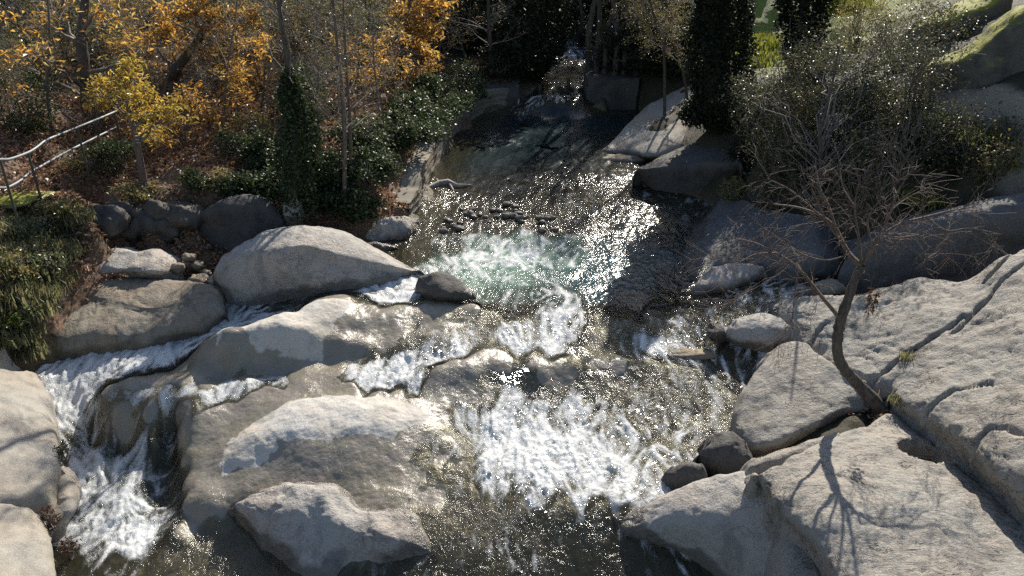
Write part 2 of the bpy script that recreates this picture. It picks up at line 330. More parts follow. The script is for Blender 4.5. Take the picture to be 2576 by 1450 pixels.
# ------------------------------------------------------------------ survey tables
# water: u, v, surface z, depth, foam, milk
WP = [
 (1420,110,1.5,.2,.4,0),(1380,135,1.35,.2,.5,0),(1450,135,1.35,.2,.5,0),(1400,160,1.2,.25,.1,0),(1400,190,1.08,.25,.05,0),(1470,190,1.08,.3,0,0),
 (1380,228,.98,.25,.05,0),(1460,225,1.0,.3,.05,0),(1340,244,.90,.1,.4,0),(1400,243,.90,.12,.5,0),(1470,240,.92,.15,.1,0),
 (1330,266,.52,.5,.15,0),(1400,266,.52,.6,.15,0),(1480,266,.52,.6,0,0),(1570,280,.5,.5,0,0),
 (1230,300,.46,.4,0,0),(1400,300,.46,.7,0,0),(1540,310,.46,.6,0,0),(1180,340,.40,.35,0,0),(1400,340,.40,.7,.02,0),(1270,345,.4,.5,.12,0),(1530,345,.40,.5,0,0),
 (1130,400,.32,.3,0,0),(1300,400,.32,.5,0,0),(1480,400,.32,.45,.02,0),(1570,400,.30,.12,0,0),
 (1090,450,.24,.15,0,0),(1250,460,.23,.3,0,0),(1420,450,.25,.25,.1,0),(1550,450,.22,.3,.12,0),
 (1070,520,.14,.08,.05,0),(1200,510,.14,.1,.05,0),(1330,510,.14,.12,.05,0),(1450,500,.15,.15,.22,0),(1560,500,.15,.25,.15,0),(1650,530,.1,.5,.1,0),(1720,530,.1,.5,.15,0),
 (1050,580,.06,.1,.05,0),(1150,565,.06,.06,0,0),(1250,570,.05,.08,0,0),(1370,575,.05,.15,.06,0),(1480,565,.05,.3,.15,0),(1600,580,.03,.8,.03,0),(1700,590,.02,.7,0,0),
 (1040,640,.0,.25,.05,.0),(1130,620,0,.4,.2,.1),(1220,610,.0,.7,.5,.5),(1330,605,0,.8,.5,.5),(1420,625,0,.9,.4,.35),(1520,620,0,1.2,.1,0),(1640,650,0,1.5,0,0),
 (1110,670,0,.5,.45,.5),(1200,650,0,.9,.72,.85),(1300,650,.02,1.,.75,.9),(1400,660,0,1.3,.5,.5),(1500,680,0,1.5,.05,0),
 (1200,700,0,.9,.4,.7),(1290,700,0,1.1,.25,.6),(1390,700,0,1.3,.15,.2),(1460,710,0,1.5,.03,0),(1600,710,0,1.6,0,0),(1700,710,0,.8,0,0),
 (1220,750,0,.6,.12,.3),(1300,750,0,.6,.22,.2),(1390,745,0,.8,.32,.1),(1430,760,-.01,.6,.5,.15),(1500,750,0,1.3,0,0),(1600,760,0,1.,0,0),(1710,745,0,.3,.05,0),
 (1790,755,.03,.15,.15,0),(1870,735,.08,.15,.3,0),(1960,710,.2,.15,.4,0),(2035,690,.32,.15,.3,0),(1880,765,.05,.1,.3,0),(1790,790,-.02,.1,.25,0),
 (1230,785,-.03,.08,.12,0),(1320,790,-.04,.15,.25,0),(1400,795,-.06,.25,.72,.1),(1440,795,-.06,.25,.75,.1),(1510,785,-.03,.08,.05,0),(1640,778,-.02,.06,.03,0),(1730,780,-.02,.06,.1,0),
 (930,780,.0,.02,0,0),(1010,800,-.05,.02,.05,0),(1100,805,-.06,.03,.1,0),(900,830,-.13,.02,.02,0),(1000,830,-.14,.03,.12,0),
 (1100,835,-.15,.04,.32,0),(1220,825,-.12,.06,.4,0),(1320,830,-.16,.12,.65,0),(1390,840,-.2,.2,.9,.2),(1440,830,-.16,.15,.55,0),(1490,840,-.16,.05,.1,0),(1580,815,-.1,.06,.12,0),(1660,820,-.1,.08,.25,0),(1740,820,-.1,.1,.3,0),
 (1000,870,-.27,.03,.1,0),(1100,870,-.24,.05,.45,0),(1200,865,-.24,.12,.75,0),(1300,868,-.26,.2,.88,.2),(1390,878,-.28,.2,.88,.2),(1450,885,-.28,.04,.05,0),(1520,880,-.26,.05,.08,0),(1580,865,-.22,.15,.4,.1),(1640,872,-.25,.3,.8,.3),(1700,860,-.22,.15,.5,.1),(1770,860,-.25,.1,.25,0),
 (890,930,-.44,.06,.55,0),(940,915,-.42,.12,.72,0),(1010,905,-.38,.15,.72,0),(1090,905,-.37,.2,.85,.1),(1170,895,-.34,.15,.75,0),(930,955,-.48,.12,.75,0),(1000,945,-.45,.2,.75,0),(1050,965,-.46,.2,.95,.1),
 (1100,945,-.44,.03,.03,0),(1180,925,-.37,.02,.02,0),(1280,910,-.35,.02,.1,0),(1400,910,-.33,.03,.15,0),(1520,908,-.32,.03,.12,0),(1630,905,-.32,.05,.15,0),(1720,905,-.34,.05,.3,0),(1840,900,-.36,.15,.25,0),
 (850,880,-.33,.02,.05,0),(760,920,-.45,.02,.1,0),(830,950,-.48,.015,.03,0),(900,980,-.58,.02,.02,0),(1000,985,-.58,.02,.02,0),(1100,985,-.62,.03,.05,0),
 (640,955,-.50,.05,.55,0),(560,950,-.5,.05,.4,0),(480,975,-.58,.08,.6,0),(540,1005,-.66,.08,.75,0),(430,1000,-.63,.08,.65,0),(340,995,-.62,.05,.5,0),(260,1000,-.7,.05,.4,0),(690,985,-.56,.04,.45,0),(760,965,-.52,.02,.15,0),
 (400,950,-.5,.02,.08,0),(320,965,-.55,.03,.2,0),
 (960,745,.0,.2,.85,0),(1030,730,.0,.2,.8,0),(1000,760,.0,.08,.85,0),
 (800,775,-.08,.15,.3,0),(720,785,-.12,.3,.35,.1),(640,812,-.25,.25,.7,0),(560,835,-.35,.25,.85,.1),(480,880,-.48,.3,.9,.1),(400,900,-.55,.35,.8,.2),(330,920,-.62,.35,.88,.1),(250,935,-.7,.4,.9,.1),(170,945,-.75,.4,.95,.1),(120,965,-.8,.4,1,.1),
 (150,1000,-.95,.4,1,.1),(210,990,-.9,.3,.9,.1),(160,1040,-1.15,.3,.85,.1),(220,1050,-1.2,.25,.6,.1),(200,1090,-1.4,.3,.6,0),(190,1130,-1.55,.4,.5,0),
 (280,1110,-1.5,.3,.3,0),(260,1150,-1.62,.5,.42,.1),(350,1140,-1.58,.4,.35,.1),(410,1140,-1.56,.4,.2,0),(230,1210,-1.74,.5,.6,.1),(310,1210,-1.74,.5,.5,.2),(390,1220,-1.75,.6,.15,0),(260,1270,-1.82,.5,.55,.1),(330,1280,-1.84,.5,.6,.2),(410,1290,-1.84,.4,.3,0),
 (230,1330,-1.9,.4,.6,.1),(300,1340,-1.93,.4,.95,.1),(370,1330,-1.92,.3,.8,.1),(330,1380,-1.98,.3,.85,.1),(230,1380,-1.98,.4,.3,0),
 (180,1420,-2.08,.35,.08,0),(300,1420,-2.06,.2,.1,0),(420,1400,-2.0,.12,.06,0),(420,1445,-2.1,.15,.02,0),(560,1400,-1.98,.1,.02,0),(680,1445,-2.12,.15,.03,0),(520,1330,-1.75,.06,.02,0),(600,1340,-1.82,.08,0,0),
 (480,1320,-1.75,.03,.02,0),(500,1200,-1.28,.015,.0,0),(510,1270,-1.5,.015,.0,0),(580,1230,-1.3,.015,.0,0),(470,1120,-1.08,.02,.05,0),(480,1160,-1.18,.02,.02,0),
 (300,1040,-.85,.04,.1,0),(300,1075,-1.2,.05,.12,0),(380,1060,-.95,.03,.12,0),(380,1090,-1.2,.04,.15,0),(480,1060,-.88,.02,.1,0),(580,1045,-.8,.02,.1,0),(660,1025,-.73,.02,.08,0),
 (600,1085,-.93,.015,.02,0),(715,1012,-.73,.012,.02,0),(780,1000,-.69,.012,.02,0),(870,990,-.645,.012,.02,0),(960,988,-.66,.012,.03,0),(1050,1012,-.74,.02,.05,0),(1130,1050,-.92,.03,.15,0),
 (660,1190,-1.2,.015,.02,0),(740,1165,-1.12,.015,.02,0),(850,1145,-1.07,.02,.03,0),(980,1130,-1.04,.03,.15,0),(1080,1115,-1.04,.04,.4,0),(720,1205,-1.2,.015,.0,0),(850,1195,-1.17,.02,.02,0),(960,1190,-1.14,.02,.02,0),(1040,1170,-1.1,.02,.06,0),
 (850,1060,-.95,.05,0,0),(700,1110,-1.05,.05,0,0),(1000,1070,-.98,.05,0,0),
 (1400,935,-.40,.02,.08,0),(1500,930,-.38,.02,.06,0),(1330,940,-.42,.02,.1,0),(1240,955,-.5,.05,.2,0),(1400,972,-.72,.06,.1,0),(1500,965,-.66,.05,.08,0),(1600,935,-.42,.04,.12,0),(1720,935,-.42,.05,.2,0),(1850,930,-.45,.1,.2,0),
 (1600,990,-.68,.06,.15,0),(1720,985,-.66,.06,.2,0),(1830,985,-.65,.1,.2,0),(1200,985,-.62,.05,.35,0),
 (1220,1010,-.78,.1,.8,0),(1290,1000,-.78,.1,.7,0),(1330,1040,-.86,.15,.7,.1),(1420,1040,-.86,.12,.55,0),(1520,1050,-.86,.1,.3,0),(1620,1050,-.84,.1,.2,0),(1740,1050,-.82,.1,.22,0),(1830,1050,-.8,.1,.2,0),
 (1190,1060,-.95,.1,.6,0),(1250,1080,-.95,.2,.95,.1),(1350,1090,-.95,.3,1,.1),(1450,1100,-.95,.3,.88,.1),(1560,1100,-.94,.2,.55,.1),(1680,1100,-.92,.15,.3,0),(1770,1110,-.9,.15,.25,0),
 (1180,1120,-1.02,.03,.3,0),(1270,1140,-.99,.3,1,.1),(1380,1150,-.98,.3,1,.1),(1500,1160,-.98,.3,.92,.1),(1620,1160,-.98,.2,.65,.1),(1720,1160,-.98,.2,.4,0),
 (1150,1160,-1.06,.04,.2,0),(1250,1190,-1.03,.2,.85,.1),(1360,1200,-1.02,.3,1,.1),(1480,1210,-1.02,.3,.95,.1),(1600,1215,-1.02,.2,.8,.1),(1680,1220,-1.02,.2,.55,0),
 (1120,1200,-1.12,.03,.08,0),(1220,1225,-1.08,.06,.4,0),(1340,1240,-1.07,.1,.7,0),(1460,1250,-1.07,.15,.75,0),(1570,1258,-1.06,.15,.8,0),(1650,1255,-1.06,.15,.7,0),
 (980,1225,-1.2,.02,.02,0),(900,1215,-1.2,.02,.02,0),(1080,1250,-1.3,.03,.05,0),(1180,1265,-1.3,.04,.08,0),(1300,1280,-1.28,.05,.1,0),(1420,1285,-1.24,.06,.15,0),(1500,1290,-1.2,.08,.25,0),(1580,1290,-1.2,.08,.3,0),
 (1110,1320,-1.58,.06,.08,0),(1200,1330,-1.6,.08,.1,0),(1320,1335,-1.62,.1,.08,0),(1430,1335,-1.6,.12,.08,0),(1520,1340,-1.58,.12,.15,0),
 (1150,1390,-1.88,.12,.1,0),(1280,1395,-1.92,.2,.12,0),(1420,1395,-1.92,.3,.06,0),(1550,1390,-1.9,.3,.08,0),(1640,1400,-1.98,.25,.12,0),
 (1150,1450,-2.15,.2,.15,0),(1300,1450,-2.18,.3,.15,0),(1450,1450,-2.2,.4,.05,0),(1600,1450,-2.2,.4,.08,0),(1750,1450,-2.25,.3,.15,0),
 (300,1600,-2.5,.3,.1,0),(800,1620,-2.6,.3,.1,0),(1300,1620,-2.7,.4,.1,0),(1800,1620,-2.7,.4,.1,0),
]
# dry ground: u, v, z
def slope(u, v, z0=1.25, d0=17.4, s=.22):
    _, y, w = ray(u, v); k = -w / y
    d = (CAM_H - z0 + s * d0) / (s + k)
    return (u, v, z0 + s * (d - d0))
GP = [
 (430,650,.25),(300,660,.2),(200,700,.2),(480,690,.0),(600,600,.25),(700,620,.15),(700,700,-.4),(800,720,-.4),(300,800,-.4),(200,850,-.4),(450,800,-.5),
 (150,700,.6),(170,640,.8),(100,640,1.0),(60,560,1.35),(98,480,1.75),(30,520,1.6),(30,640,1.15),(0,720,.95),(60,740,.72),(60,820,.45),(20,860,.4),(100,800,.3),(80,880,.1),(90,930,-.55),
 (200,560,1.3),(240,545,1.15),(300,540,1.05),(400,540,1.0),(460,540,.95),(240,610,.4),(330,615,.35),(430,615,.3),(520,600,.3),(620,640,.1),(560,480,1.2),
 (300,500,1.25),(450,490,1.22),(200,500,1.5),(720,560,.3),(800,580,.15),(890,590,.1),(660,520,.9),(720,500,.95),(860,500,.8),(930,520,.6),(960,490,.62),(975,540,.35),(1000,450,.80),(960,470,.85),
 (1030,380,1.0),(1080,300,1.12),(1140,265,1.15),(1210,225,1.15),(1290,212,1.15),(1060,330,1.05),
 (0,1000,-.5),(0,1120,-.6),(0,1250,-1.1),(0,1400,-1.2),(100,1300,-1.9),(80,1420,-1.9),(-150,1000,.4),(-150,1250,0),
 (1600,360,.55),(1650,300,1.0),(1720,250,1.4),(1620,230,1.2),(1560,250,.9),(1500,205,1.3),(1620,200,1.5),(1640,420,.2),(1720,400,.5),(1780,330,1.5),(1850,420,1.1),(1850,470,.6),(1760,520,.0),
 (1870,300,1.9),(1950,350,1.8),(1900,250,2.2),(1900,420,1.4),(1950,480,1.1),(2000,400,1.8),(2080,450,1.6),(2150,350,2.3),(2200,420,2.1),
 (1920,170,2.3),(1920,110,2.7),(1800,200,2.0),(2050,230,2.7),(2200,230,3.0),(2120,40,3.3),(2250,90,3.4),(2320,220,3.15),(2400,258,3.2),(2480,292,3.1),(2576,345,2.95),(2700,420,2.8),(2480,330,2.85),(2420,330,2.75),(2550,420,2.45),(2450,440,2.2),
 (2450,510,1.6),(2300,530,1.3),(2300,450,1.9),(2050,560,.75),(1950,560,.5),(2000,640,.3),(2100,640,.45),(2080,690,.25),(2200,640,.6),(2400,600,1.1),(2576,560,1.5),(1880,700,.0),(1830,560,.1),(1800,640,-.3),
 (2000,760,.1),(2150,745,.2),(2300,730,.4),(2450,720,.6),(2600,690,1.0),(2100,850,.1),(2300,850,.4),(2500,850,.8),(2000,900,-.3),(1930,980,-.5),(2000,1050,-.4),(2150,1000,-.05),(2300,1000,.1),(2500,1080,.4),
 (1900,1130,-.8),(1850,1120,-.9),(2000,1200,-.4),(2100,1100,-.1),(2240,1020,.1),(2300,1180,-.4),(2330,1130,-.35),(2500,1250,.0),(2000,1330,-.6),(1800,1330,-1.4),(1800,1200,-.9),(2200,1400,-.2),(2450,1400,.0),(2100,1520,-.4),(1900,1480,-1.9),(1730,1230,-1.1),
]
for u in (60, 250, 450, 650, 850):
    for v in (420, 340, 240, 140, 60):
        s = slope(u, v)
        if u < 300 and v > 330: s = (u, v, s[2] + .45 * (300 - u) / 300)
        GP.append(s)
GP += [slope(980, 240, 1.2, 22.5), slope(1080, 180, 1.2, 25.5), slope(1050, 100, 1.2, 25), slope(1180, 120, 1.2, 28.5), slope(1280, 130, 1.2, 31.5), slope(1200, 60, 1.2, 29)]
XP = [(-15,18,4.2),(-25,25,8),(-40,40,14),(-10,12,3.2),(-14,8,3.5),(10,11,3.4),(13,15,5),(20,25,9),(38,40,15),(0,42,3.4),(2,38,2.4),(-12,45,7),(12,45,7),(0,55,8),(-25,60,15),(25,60,15),(0,90,24),(-60,90,30),(60,90,30),(0,160,45),
      (9,5,2.2),(-9,5,.8),(0,3,-2.4),(-4,3,-2.2),(4,3,-1.8),(-90,40,28),(90,40,28),(-100,160,55),(100,160,55),(7,36,4),(-6,36,4.2),(9,30,4.2)]

def rbf(points, eps=.25, smooth=.012):
    pts = np.array(points, float); n = len(pts)
    d = np.hypot(pts[:, None, 0] - pts[None, :, 0], pts[:, None, 1] - pts[None, :, 1])
    A = np.zeros((n + 1, n + 1)); A[:n, :n] = -np.sqrt(d * d + eps * eps) - smooth * np.eye(n) * -1
    A[:n, :n] = -(np.sqrt(d * d + eps * eps)) + smooth * np.eye(n)
    A[n, :n] = 1; A[:n, n] = 1
    w = np.linalg.solve(A, np.append(pts[:, 2], 0))
    def f(x, y):
        x = np.asarray(x, float); sh = x.shape; x = x.ravel(); y = np.asarray(y, float).ravel()
        out = np.empty(len(x))
        for i in range(0, len(x), 20000):
            dd = np.sqrt((x[i:i+20000, None] - pts[None, :, 0]) ** 2 + (y[i:i+20000, None] - pts[None, :, 1]) ** 2 + eps * eps)
            out[i:i+20000] = -(dd @ w[:n]) + w[n]
        return out.reshape(sh)
    return f

def low(a):
    'the lower falls drop in gentle steps'
    z = a[:, 2]
    a[:, 2] = np.where(z < 0, np.interp(z, [-2.7,-2.2,-1.75,-1.6,-1.3,-1.05,-.95,-.65,-.45,0], [-1.6,-1.45,-1.36,-1.2,-.97,-.85,-.78,-.5,-.40,0]), z); return a
# close survey of the polished bedrock steps: u, v, water z, film depth, foam, milk (negative depth = dry rock)
CP = [
 (500,882,-.25,-.01,0,0),(560,858,-.02,-.01,0,0),(640,841,.06,-.02,0,0),(730,845,.02,-.02,0,0),(790,850,-.06,-.01,0,0),(600,828,.05,-.03,0,0),(640,815,.08,-.03,0,0),(700,794,.1,-.03,0,0),(790,767,.12,-.03,0,0),(850,757,.12,-.02,0,0),(760,815,.07,-.03,0,0),(830,795,.07,-.02,0,0),
 (920,765,.05,.012,.02,0),(1000,766,.03,.012,.02,0),(1100,762,.05,.012,.02,0),(1190,772,.02,.015,.05,0),
 (470,920,-.5,.012,.1,0),(560,927,-.5,.012,.05,0),(640,927,-.48,.012,.05,0),(720,914,-.43,.012,.05,0),(780,892,-.33,.012,.04,0),(480,900,-.42,.01,.1,0),
 (840,835,-.09,.012,.0,0),(900,805,.0,.012,0,0),(900,840,-.16,.012,.02,0),(950,800,-.02,.015,.03,0),(1000,790,-.0,.015,.05,0),(1100,785,-.01,.015,.08,0),(1000,818,-.1,.02,.1,0),(1100,808,-.1,.02,.15,0),(1170,800,-.07,.03,.15,0),
 (860,860,-.17,.012,.02,0),(910,870,-.2,.015,.05,0),(850,895,-.37,.012,.03,0),(905,892,-.35,.02,.1,0),(800,870,-.22,.01,0,0),
 (1000,870,-.24,.03,.2,0),(1100,845,-.15,.04,.42,0),(1100,870,-.23,.05,.55,0),(1170,855,-.2,.08,.7,0),(1050,850,-.2,.03,.3,0),
 (890,930,-.40,.06,.6,0),(940,915,-.38,.12,.85,0),(1010,905,-.35,.15,.85,0),(1090,900,-.33,.2,.92,.1),(1150,888,-.28,.15,.88,0),(930,955,-.43,.12,.85,0),(1000,945,-.42,.2,.85,0),(1045,965,-.45,.2,1,.1),(960,880,-.3,.03,.15,0),(920,900,-.37,.03,.15,0),(970,968,-.46,.12,.85,0),
 (850,930,-.41,.015,.1,0),(780,930,-.43,.015,.1,0),(830,960,-.45,.015,.1,0),(880,985,-.47,.015,.04,0),(760,985,-.50,.012,.04,0),(1000,987,-.49,.012,.03,0),(1100,992,-.53,.015,.05,0),(1180,1000,-.57,.03,.2,0),(1100,1018,-.58,.015,.05,0),(1160,1040,-.68,.08,.5,0),
 (700,960,-.50,.05,.55,0),(640,955,-.47,.06,.7,0),(590,975,-.51,.06,.7,0),(540,1000,-.56,.07,.8,0),(480,985,-.53,.06,.75,0),(420,1000,-.57,.06,.7,0),(360,1003,-.57,.05,.65,0),(300,1007,-.59,.05,.55,0),(610,945,-.47,.02,.25,0),(520,960,-.49,.012,.1,0),(740,935,-.45,.02,.4,0),
 (400,948,-.45,.01,.03,0),(330,962,-.46,.01,.05,0),(265,985,-.5,.015,.15,0),(460,950,-.46,.01,.03,0),
 (240,1018,-.62,.03,.35,0),(300,1022,-.62,.015,.1,0),(380,1025,-.62,.015,.08,0),(450,1030,-.65,.012,.05,0),(245,1085,-1.1,.05,.3,0),(320,1092,-1.08,.03,.15,0),(390,1088,-.92,.02,.1,0),(450,1075,-.8,.012,.05,0),
 (560,1040,-.66,.012,.04,0),(640,1015,-.59,.012,.04,0),(560,1080,-.76,.012,.03,0),(680,990,-.55,.012,.15,0),
 (600,1088,-.73,.005,0,0),(650,1053,-.63,.005,0,0),(710,1014,-.535,.006,.02,0),(770,1000,-.505,.006,.02,0),(870,991,-.475,.006,.02,0),(960,988,-.485,.006,.02,0),(1040,1013,-.55,.008,.04,0),(1120,1048,-.67,.02,.2,0),(1165,1085,-.79,.05,.4,0),
 (700,1060,-.57,-.02,0,0),(780,1045,-.5,-.02,0,0),(880,1040,-.465,-.02,0,0),(980,1045,-.515,-.02,0,0),(1060,1058,-.6,.004,.05,0),(640,1110,-.7,-.01,0,0),(700,1092,-.62,-.02,0,0),(780,1076,-.55,-.02,0,0),(880,1071,-.53,-.02,0,0),(980,1076,-.575,-.02,0,0),(1050,1085,-.65,.008,.1,0),(1120,1085,-.72,.03,.35,0),
 (560,1192,-.98,.006,0,0),(640,1186,-.94,.006,0,0),(700,1152,-.82,.008,0,0),(780,1120,-.645,.008,0,0),(880,1113,-.615,.008,0,0),(980,1116,-.655,.012,.1,0),(1080,1116,-.77,.03,.4,0),(560,1150,-.88,-.005,0,0),(600,1140,-.82,-.01,0,0),
 (720,1190,-.9,.012,.02,0),(850,1150,-.725,.012,.02,0),(850,1195,-.86,.012,.02,0),(980,1150,-.755,.015,.06,0),(980,1190,-.87,.015,.04,0),(1080,1150,-.83,.03,.25,0),(1060,1190,-.9,.02,.06,0),(900,1218,-.9,.012,.02,0),(740,1208,-.94,.012,.0,0),(1150,1180,-.88,.03,.15,0),(1150,1140,-.83,.04,.4,0),
 (480,1120,-.88,.01,.03,0),(500,1160,-.95,.01,.0,0),(510,1210,-1.02,.01,.0,0),(520,1270,-1.1,.01,.0,0),(560,1235,-1.04,.01,.0,0),(620,1215,-.98,.01,.0,0),(450,1100,-.86,.015,.1,0),(461,1150,-.95,.01,.02,0),(467,1210,-1.05,.01,.02,0),(467,1270,-1.15,.01,.02,0),(454,1315,-1.23,.02,.05,0),
 (428,1130,-1.33,.3,.2,0),(432,1170,-1.36,.4,.15,0),(434,1220,-1.37,.4,.12,0),(434,1270,-1.38,.4,.15,0),(425,1320,-1.39,.3,.25,0),
 (1070,975,-.49,.01,.1,0),(1150,976,-.5,.012,.08,0),(1235,966,-.5,.03,.2,0),(1100,930,-.31,.01,.05,0),(1145,912,-.27,.01,.05,0),(1180,917,-.265,.01,.03,0),(1200,899,-.25,.012,.08,0),(1260,908,-.265,.012,.05,0),(1270,894,-.25,.015,.15,0),(1350,898,-.27,.02,.15,0),
 (1350,926,-.31,.01,.05,0),(1420,913,-.29,.01,.05,0),(1500,913,-.29,.01,.05,0),(1560,916,-.3,.015,.08,0),(1640,919,-.31,.03,.12,0),(1320,972,-.54,.03,.2,0),(1400,974,-.53,.03,.2,0),(1500,965,-.49,.03,.2,0),(1580,955,-.45,.04,.2,0),
]
def old_in_close_survey(r):
    u, v = r[0], r[1]
    if v < 955 - (u - 250) * .315 and u < 720: return False
    if 225 < u < 560 and 955 < v < 1112: return True
    if 440 < u <= 1240 and 790 < v < 1236: return True
    if 1180 < u < 1600 and 885 < v < 978: return True
    return 740 < u < 1200 and 770 < v < 800
WP = [r for r in WP if not old_in_close_survey(r)]
WP = [(u, v, z, d * (1.4 if v < 470 else 1), f + (.12 if 1480 < u < 1900 and 880 < v < 1130 and f < .6 else .03 if 1100 < u < 1800 and 1290 < v < 1460 else 0), m) for u, v, z, d, f, m in WP]
wp = low(np.array(WP, float))
_m = (wp[:, 1] > 1300) & (wp[:, 0] > 1080) & (wp[:, 1] < 1500)
wp[_m, 2] = -.97 - (wp[_m, 1] - 1290) / 160 * .32
_m = (wp[:, 0] < 430) & (wp[:, 1] > 1095) & (wp[:, 1] < 1390)
wp[_m, 4] = np.minimum(1, wp[_m, 4] + .16)
wp = np.vstack([wp, np.array(CP, float)])
wxyz = P(wp[:, 0], wp[:, 1], wp[:, 2])
Wraw = rbf(wxyz)
bedpts = wxyz.copy(); bedpts[:, 2] -= wp[:, 3]
gp = low(np.array(GP, float)); gxyz = P(gp[:, 0], gp[:, 1], gp[:, 2])
Braw = rbf(np.vstack([bedpts, gxyz, np.array(XP, float)]))

def shep(x, y, val, pw=3.0, k=.06):
    sh = x.shape; x = x.ravel(); y = y.ravel(); out = np.empty((len(x), val.shape[1]))
    for i in range(0, len(x), 20000):
        d2 = (x[i:i+20000, None] - wxyz[None, :, 0]) ** 2 + ((y[i:i+20000, None] - wxyz[None, :, 1]) * .8) ** 2
        w = 1.0 / (d2 + k * k) ** pw
        out[i:i+20000] = (w @ val) / w.sum(1, keepdims=True)
    return out.reshape(*sh, val.shape[1])

# distance to nearest water survey point tells dry land from stream
def wdist(x, y):
    sh = x.shape; x = x.ravel(); y = y.ravel(); o = np.empty(len(x))
    for i in range(0, len(x), 20000):
        o[i:i+20000] = np.sqrt(((x[i:i+20000, None] - wxyz[None, :, 0]) ** 2 + (y[i:i+20000, None] - wxyz[None, :, 1]) ** 2).min(1))
    return o.reshape(sh)
Brbf = Braw
def Braw(x, y):
    'bed: water surface minus the sounded depth in the stream, survey of the banks elsewhere'
    x = np.asarray(x, float); y = np.asarray(y, float)
    w = sstep(.3, .8, wdist(x, y))
    return (1 - w) * (Wraw(x, y) - shep(x, y, wp[:, 3:4], 2.5, .08)[..., 0]) + w * Brbf(x, y)

def ground_z(x, y):
    return Braw(np.asarray(x, float), np.asarray(y, float))

def G(u, v, dz=0.0):
    'where the sight line of bearing (u, v) first meets the ground'
    x, y, w = (float(k) for k in ray(u, v))
    t = np.geomspace(5, 120, 700)
    h = CAM_H + w * t - ground_z(x * t, y * t)
    i = int(np.argmax(h < 0)) if (h < 0).any() else 400
    return np.array([x * t[i], y * t[i], float(ground_z(x * t[i], y * t[i])) + dz])

DRY_M = [(540,866),(620,824),(700,790),(790,763),(845,753),(885,760),(868,785),(835,815),(800,842),(740,848),(640,845),(580,858)]
DRY_L = [(560,1140),(600,1090),(650,1055),(710,1018),(770,1004),(870,995),(960,992),(1035,1017),(1090,1045),(1060,1062),(1020,1078),(985,1104),(900,1098),(830,1108),(760,1112),(702,1124),(690,1150),(640,1176),(560,1193),(545,1170)]
def poly_sd(x, y, uv, zfun=Wraw):
    'signed distance (positive inside) to a surveyed outline on the rock'
    a = np.array(uv, float); z = np.zeros(len(a)) - .5
    for _ in range(6):
        q = P(a[:, 0], a[:, 1], z); z = zfun(q[:, 0], q[:, 1])
    q = q[:, :2]; d = np.full(x.shape, 1e9); ins = np.zeros(x.shape, bool)
    for p0, p1 in zip(q, np.roll(q, -1, 0)):
        ab = p1 - p0; t = np.clip(((x - p0[0]) * ab[0] + (y - p0[1]) * ab[1]) / (ab @ ab), 0, 1)
        d = np.minimum(d, np.hypot(x - p0[0] - t * ab[0], y - p0[1] - t * ab[1]))
        cr = ((p0[1] > y) != (p1[1] > y)) & (x < (p1[0] - p0[0]) * (y - p0[1]) / (p1[1] - p0[1] + 1e-12) + p0[0]); ins ^= cr
    return np.where(ins, d, -d)

# ------------------------------------------------------------------ ground sheet
nth, nr = 620, 560
th = np.linspace(R(-78), R(78), nth); rr = np.geomspace(4.2, 170, nr)
TH, RR = np.meshgrid(th, rr)
GX = RR * np.sin(TH); GY = RR * np.cos(TH)
GZ = Braw(GX, GY)
pp = np.stack([GX, GY, GZ], -1)
WZ = Wraw(GX, GY)
nearw = shep(GX, GY, np.ones((len(wp), 1)))[..., 0]
WD = wdist(GX, GY)
over = GZ - WZ
rockm = sstep(.28, .08, over + .12 * fbm(pp * 2.5, 3, 3)) * sstep(1.5, .8, WD)
amp = .02 + .10 * (1 - rockm) + .25 * sstep(30, 60, RR)
GZn = GZ + amp * fbm(pp * 1.4, 4, 5) * sstep(-.02, .3, over + (WD > 1.2)) + .008 * fbm(pp * 6, 3, 9) * rockm
GZn = GZn - .12 * sstep(.95, .8, WD) * sstep(7.2, 7.5, RR) * sstep(14.9, 14.5, RR)
# masks
def blob(u, v, rx, ry, z=None):
    c = G(u, v)
    return np.exp(-(((GX - c[0]) / rx) ** 2 + ((GY - c[1]) / ry) ** 2))
grass = np.zeros_like(GX)
for a in [(1920,130,1.3,4.5),(1900,95,1.5,4),(2120,30,2.2,5),(2060,60,2,4),(60,520,.6,.5)]:
    grass = np.maximum(grass, blob(*a))
grass = sstep(.3, .7, grass + .25 * fbm(pp * 1.8, 3, 8))
pl = np.array([G(u, v)[:2] for u, v in [(2290,200),(2340,225),(2400,258),(2480,292),(2576,345),(2700,420),(2850,520)]])
def segdist(x, y, pl):
    d = np.full(x.shape, 1e9)
    for a, b in zip(pl[:-1], pl[1:]):
        ab = b - a; t = np.clip(((x - a[0]) * ab[0] + (y - a[1]) * ab[1]) / (ab @ ab), 0, 1)
        d = np.minimum(d, np.hypot(x - a[0] - t * ab[0], y - a[1] - t * ab[1]))
    return d
pathm = sstep(.6, .4, segdist(GX, GY, pl) + .1 * fbm(pp * 3, 3, 4))
earth = np.clip(sstep(-1, 3, GX - .05 * GY) + sstep(23.5, 29, RR) * .85, 0, 1)
V = np.stack([GX, GY, GZn], -1).reshape(-1, 3)
def gridfaces(nr_, nc_):
    i = np.arange(nr_ * nc_).reshape(nr_, nc_)
    return np.stack([i[:-1, :-1], i[:-1, 1:], i[1:, 1:], i[1:, :-1]], -1).reshape(-1, 4)
me = make_mesh('ground', V, gridfaces(nr, nth), M['ground'], True,
               {'mask': np.stack([rockm, grass * (1 - rockm), pathm * (1 - rockm)], -1).reshape(-1, 3), 'earth': earth.ravel()})
tag(link('ground', me), kind='structure')

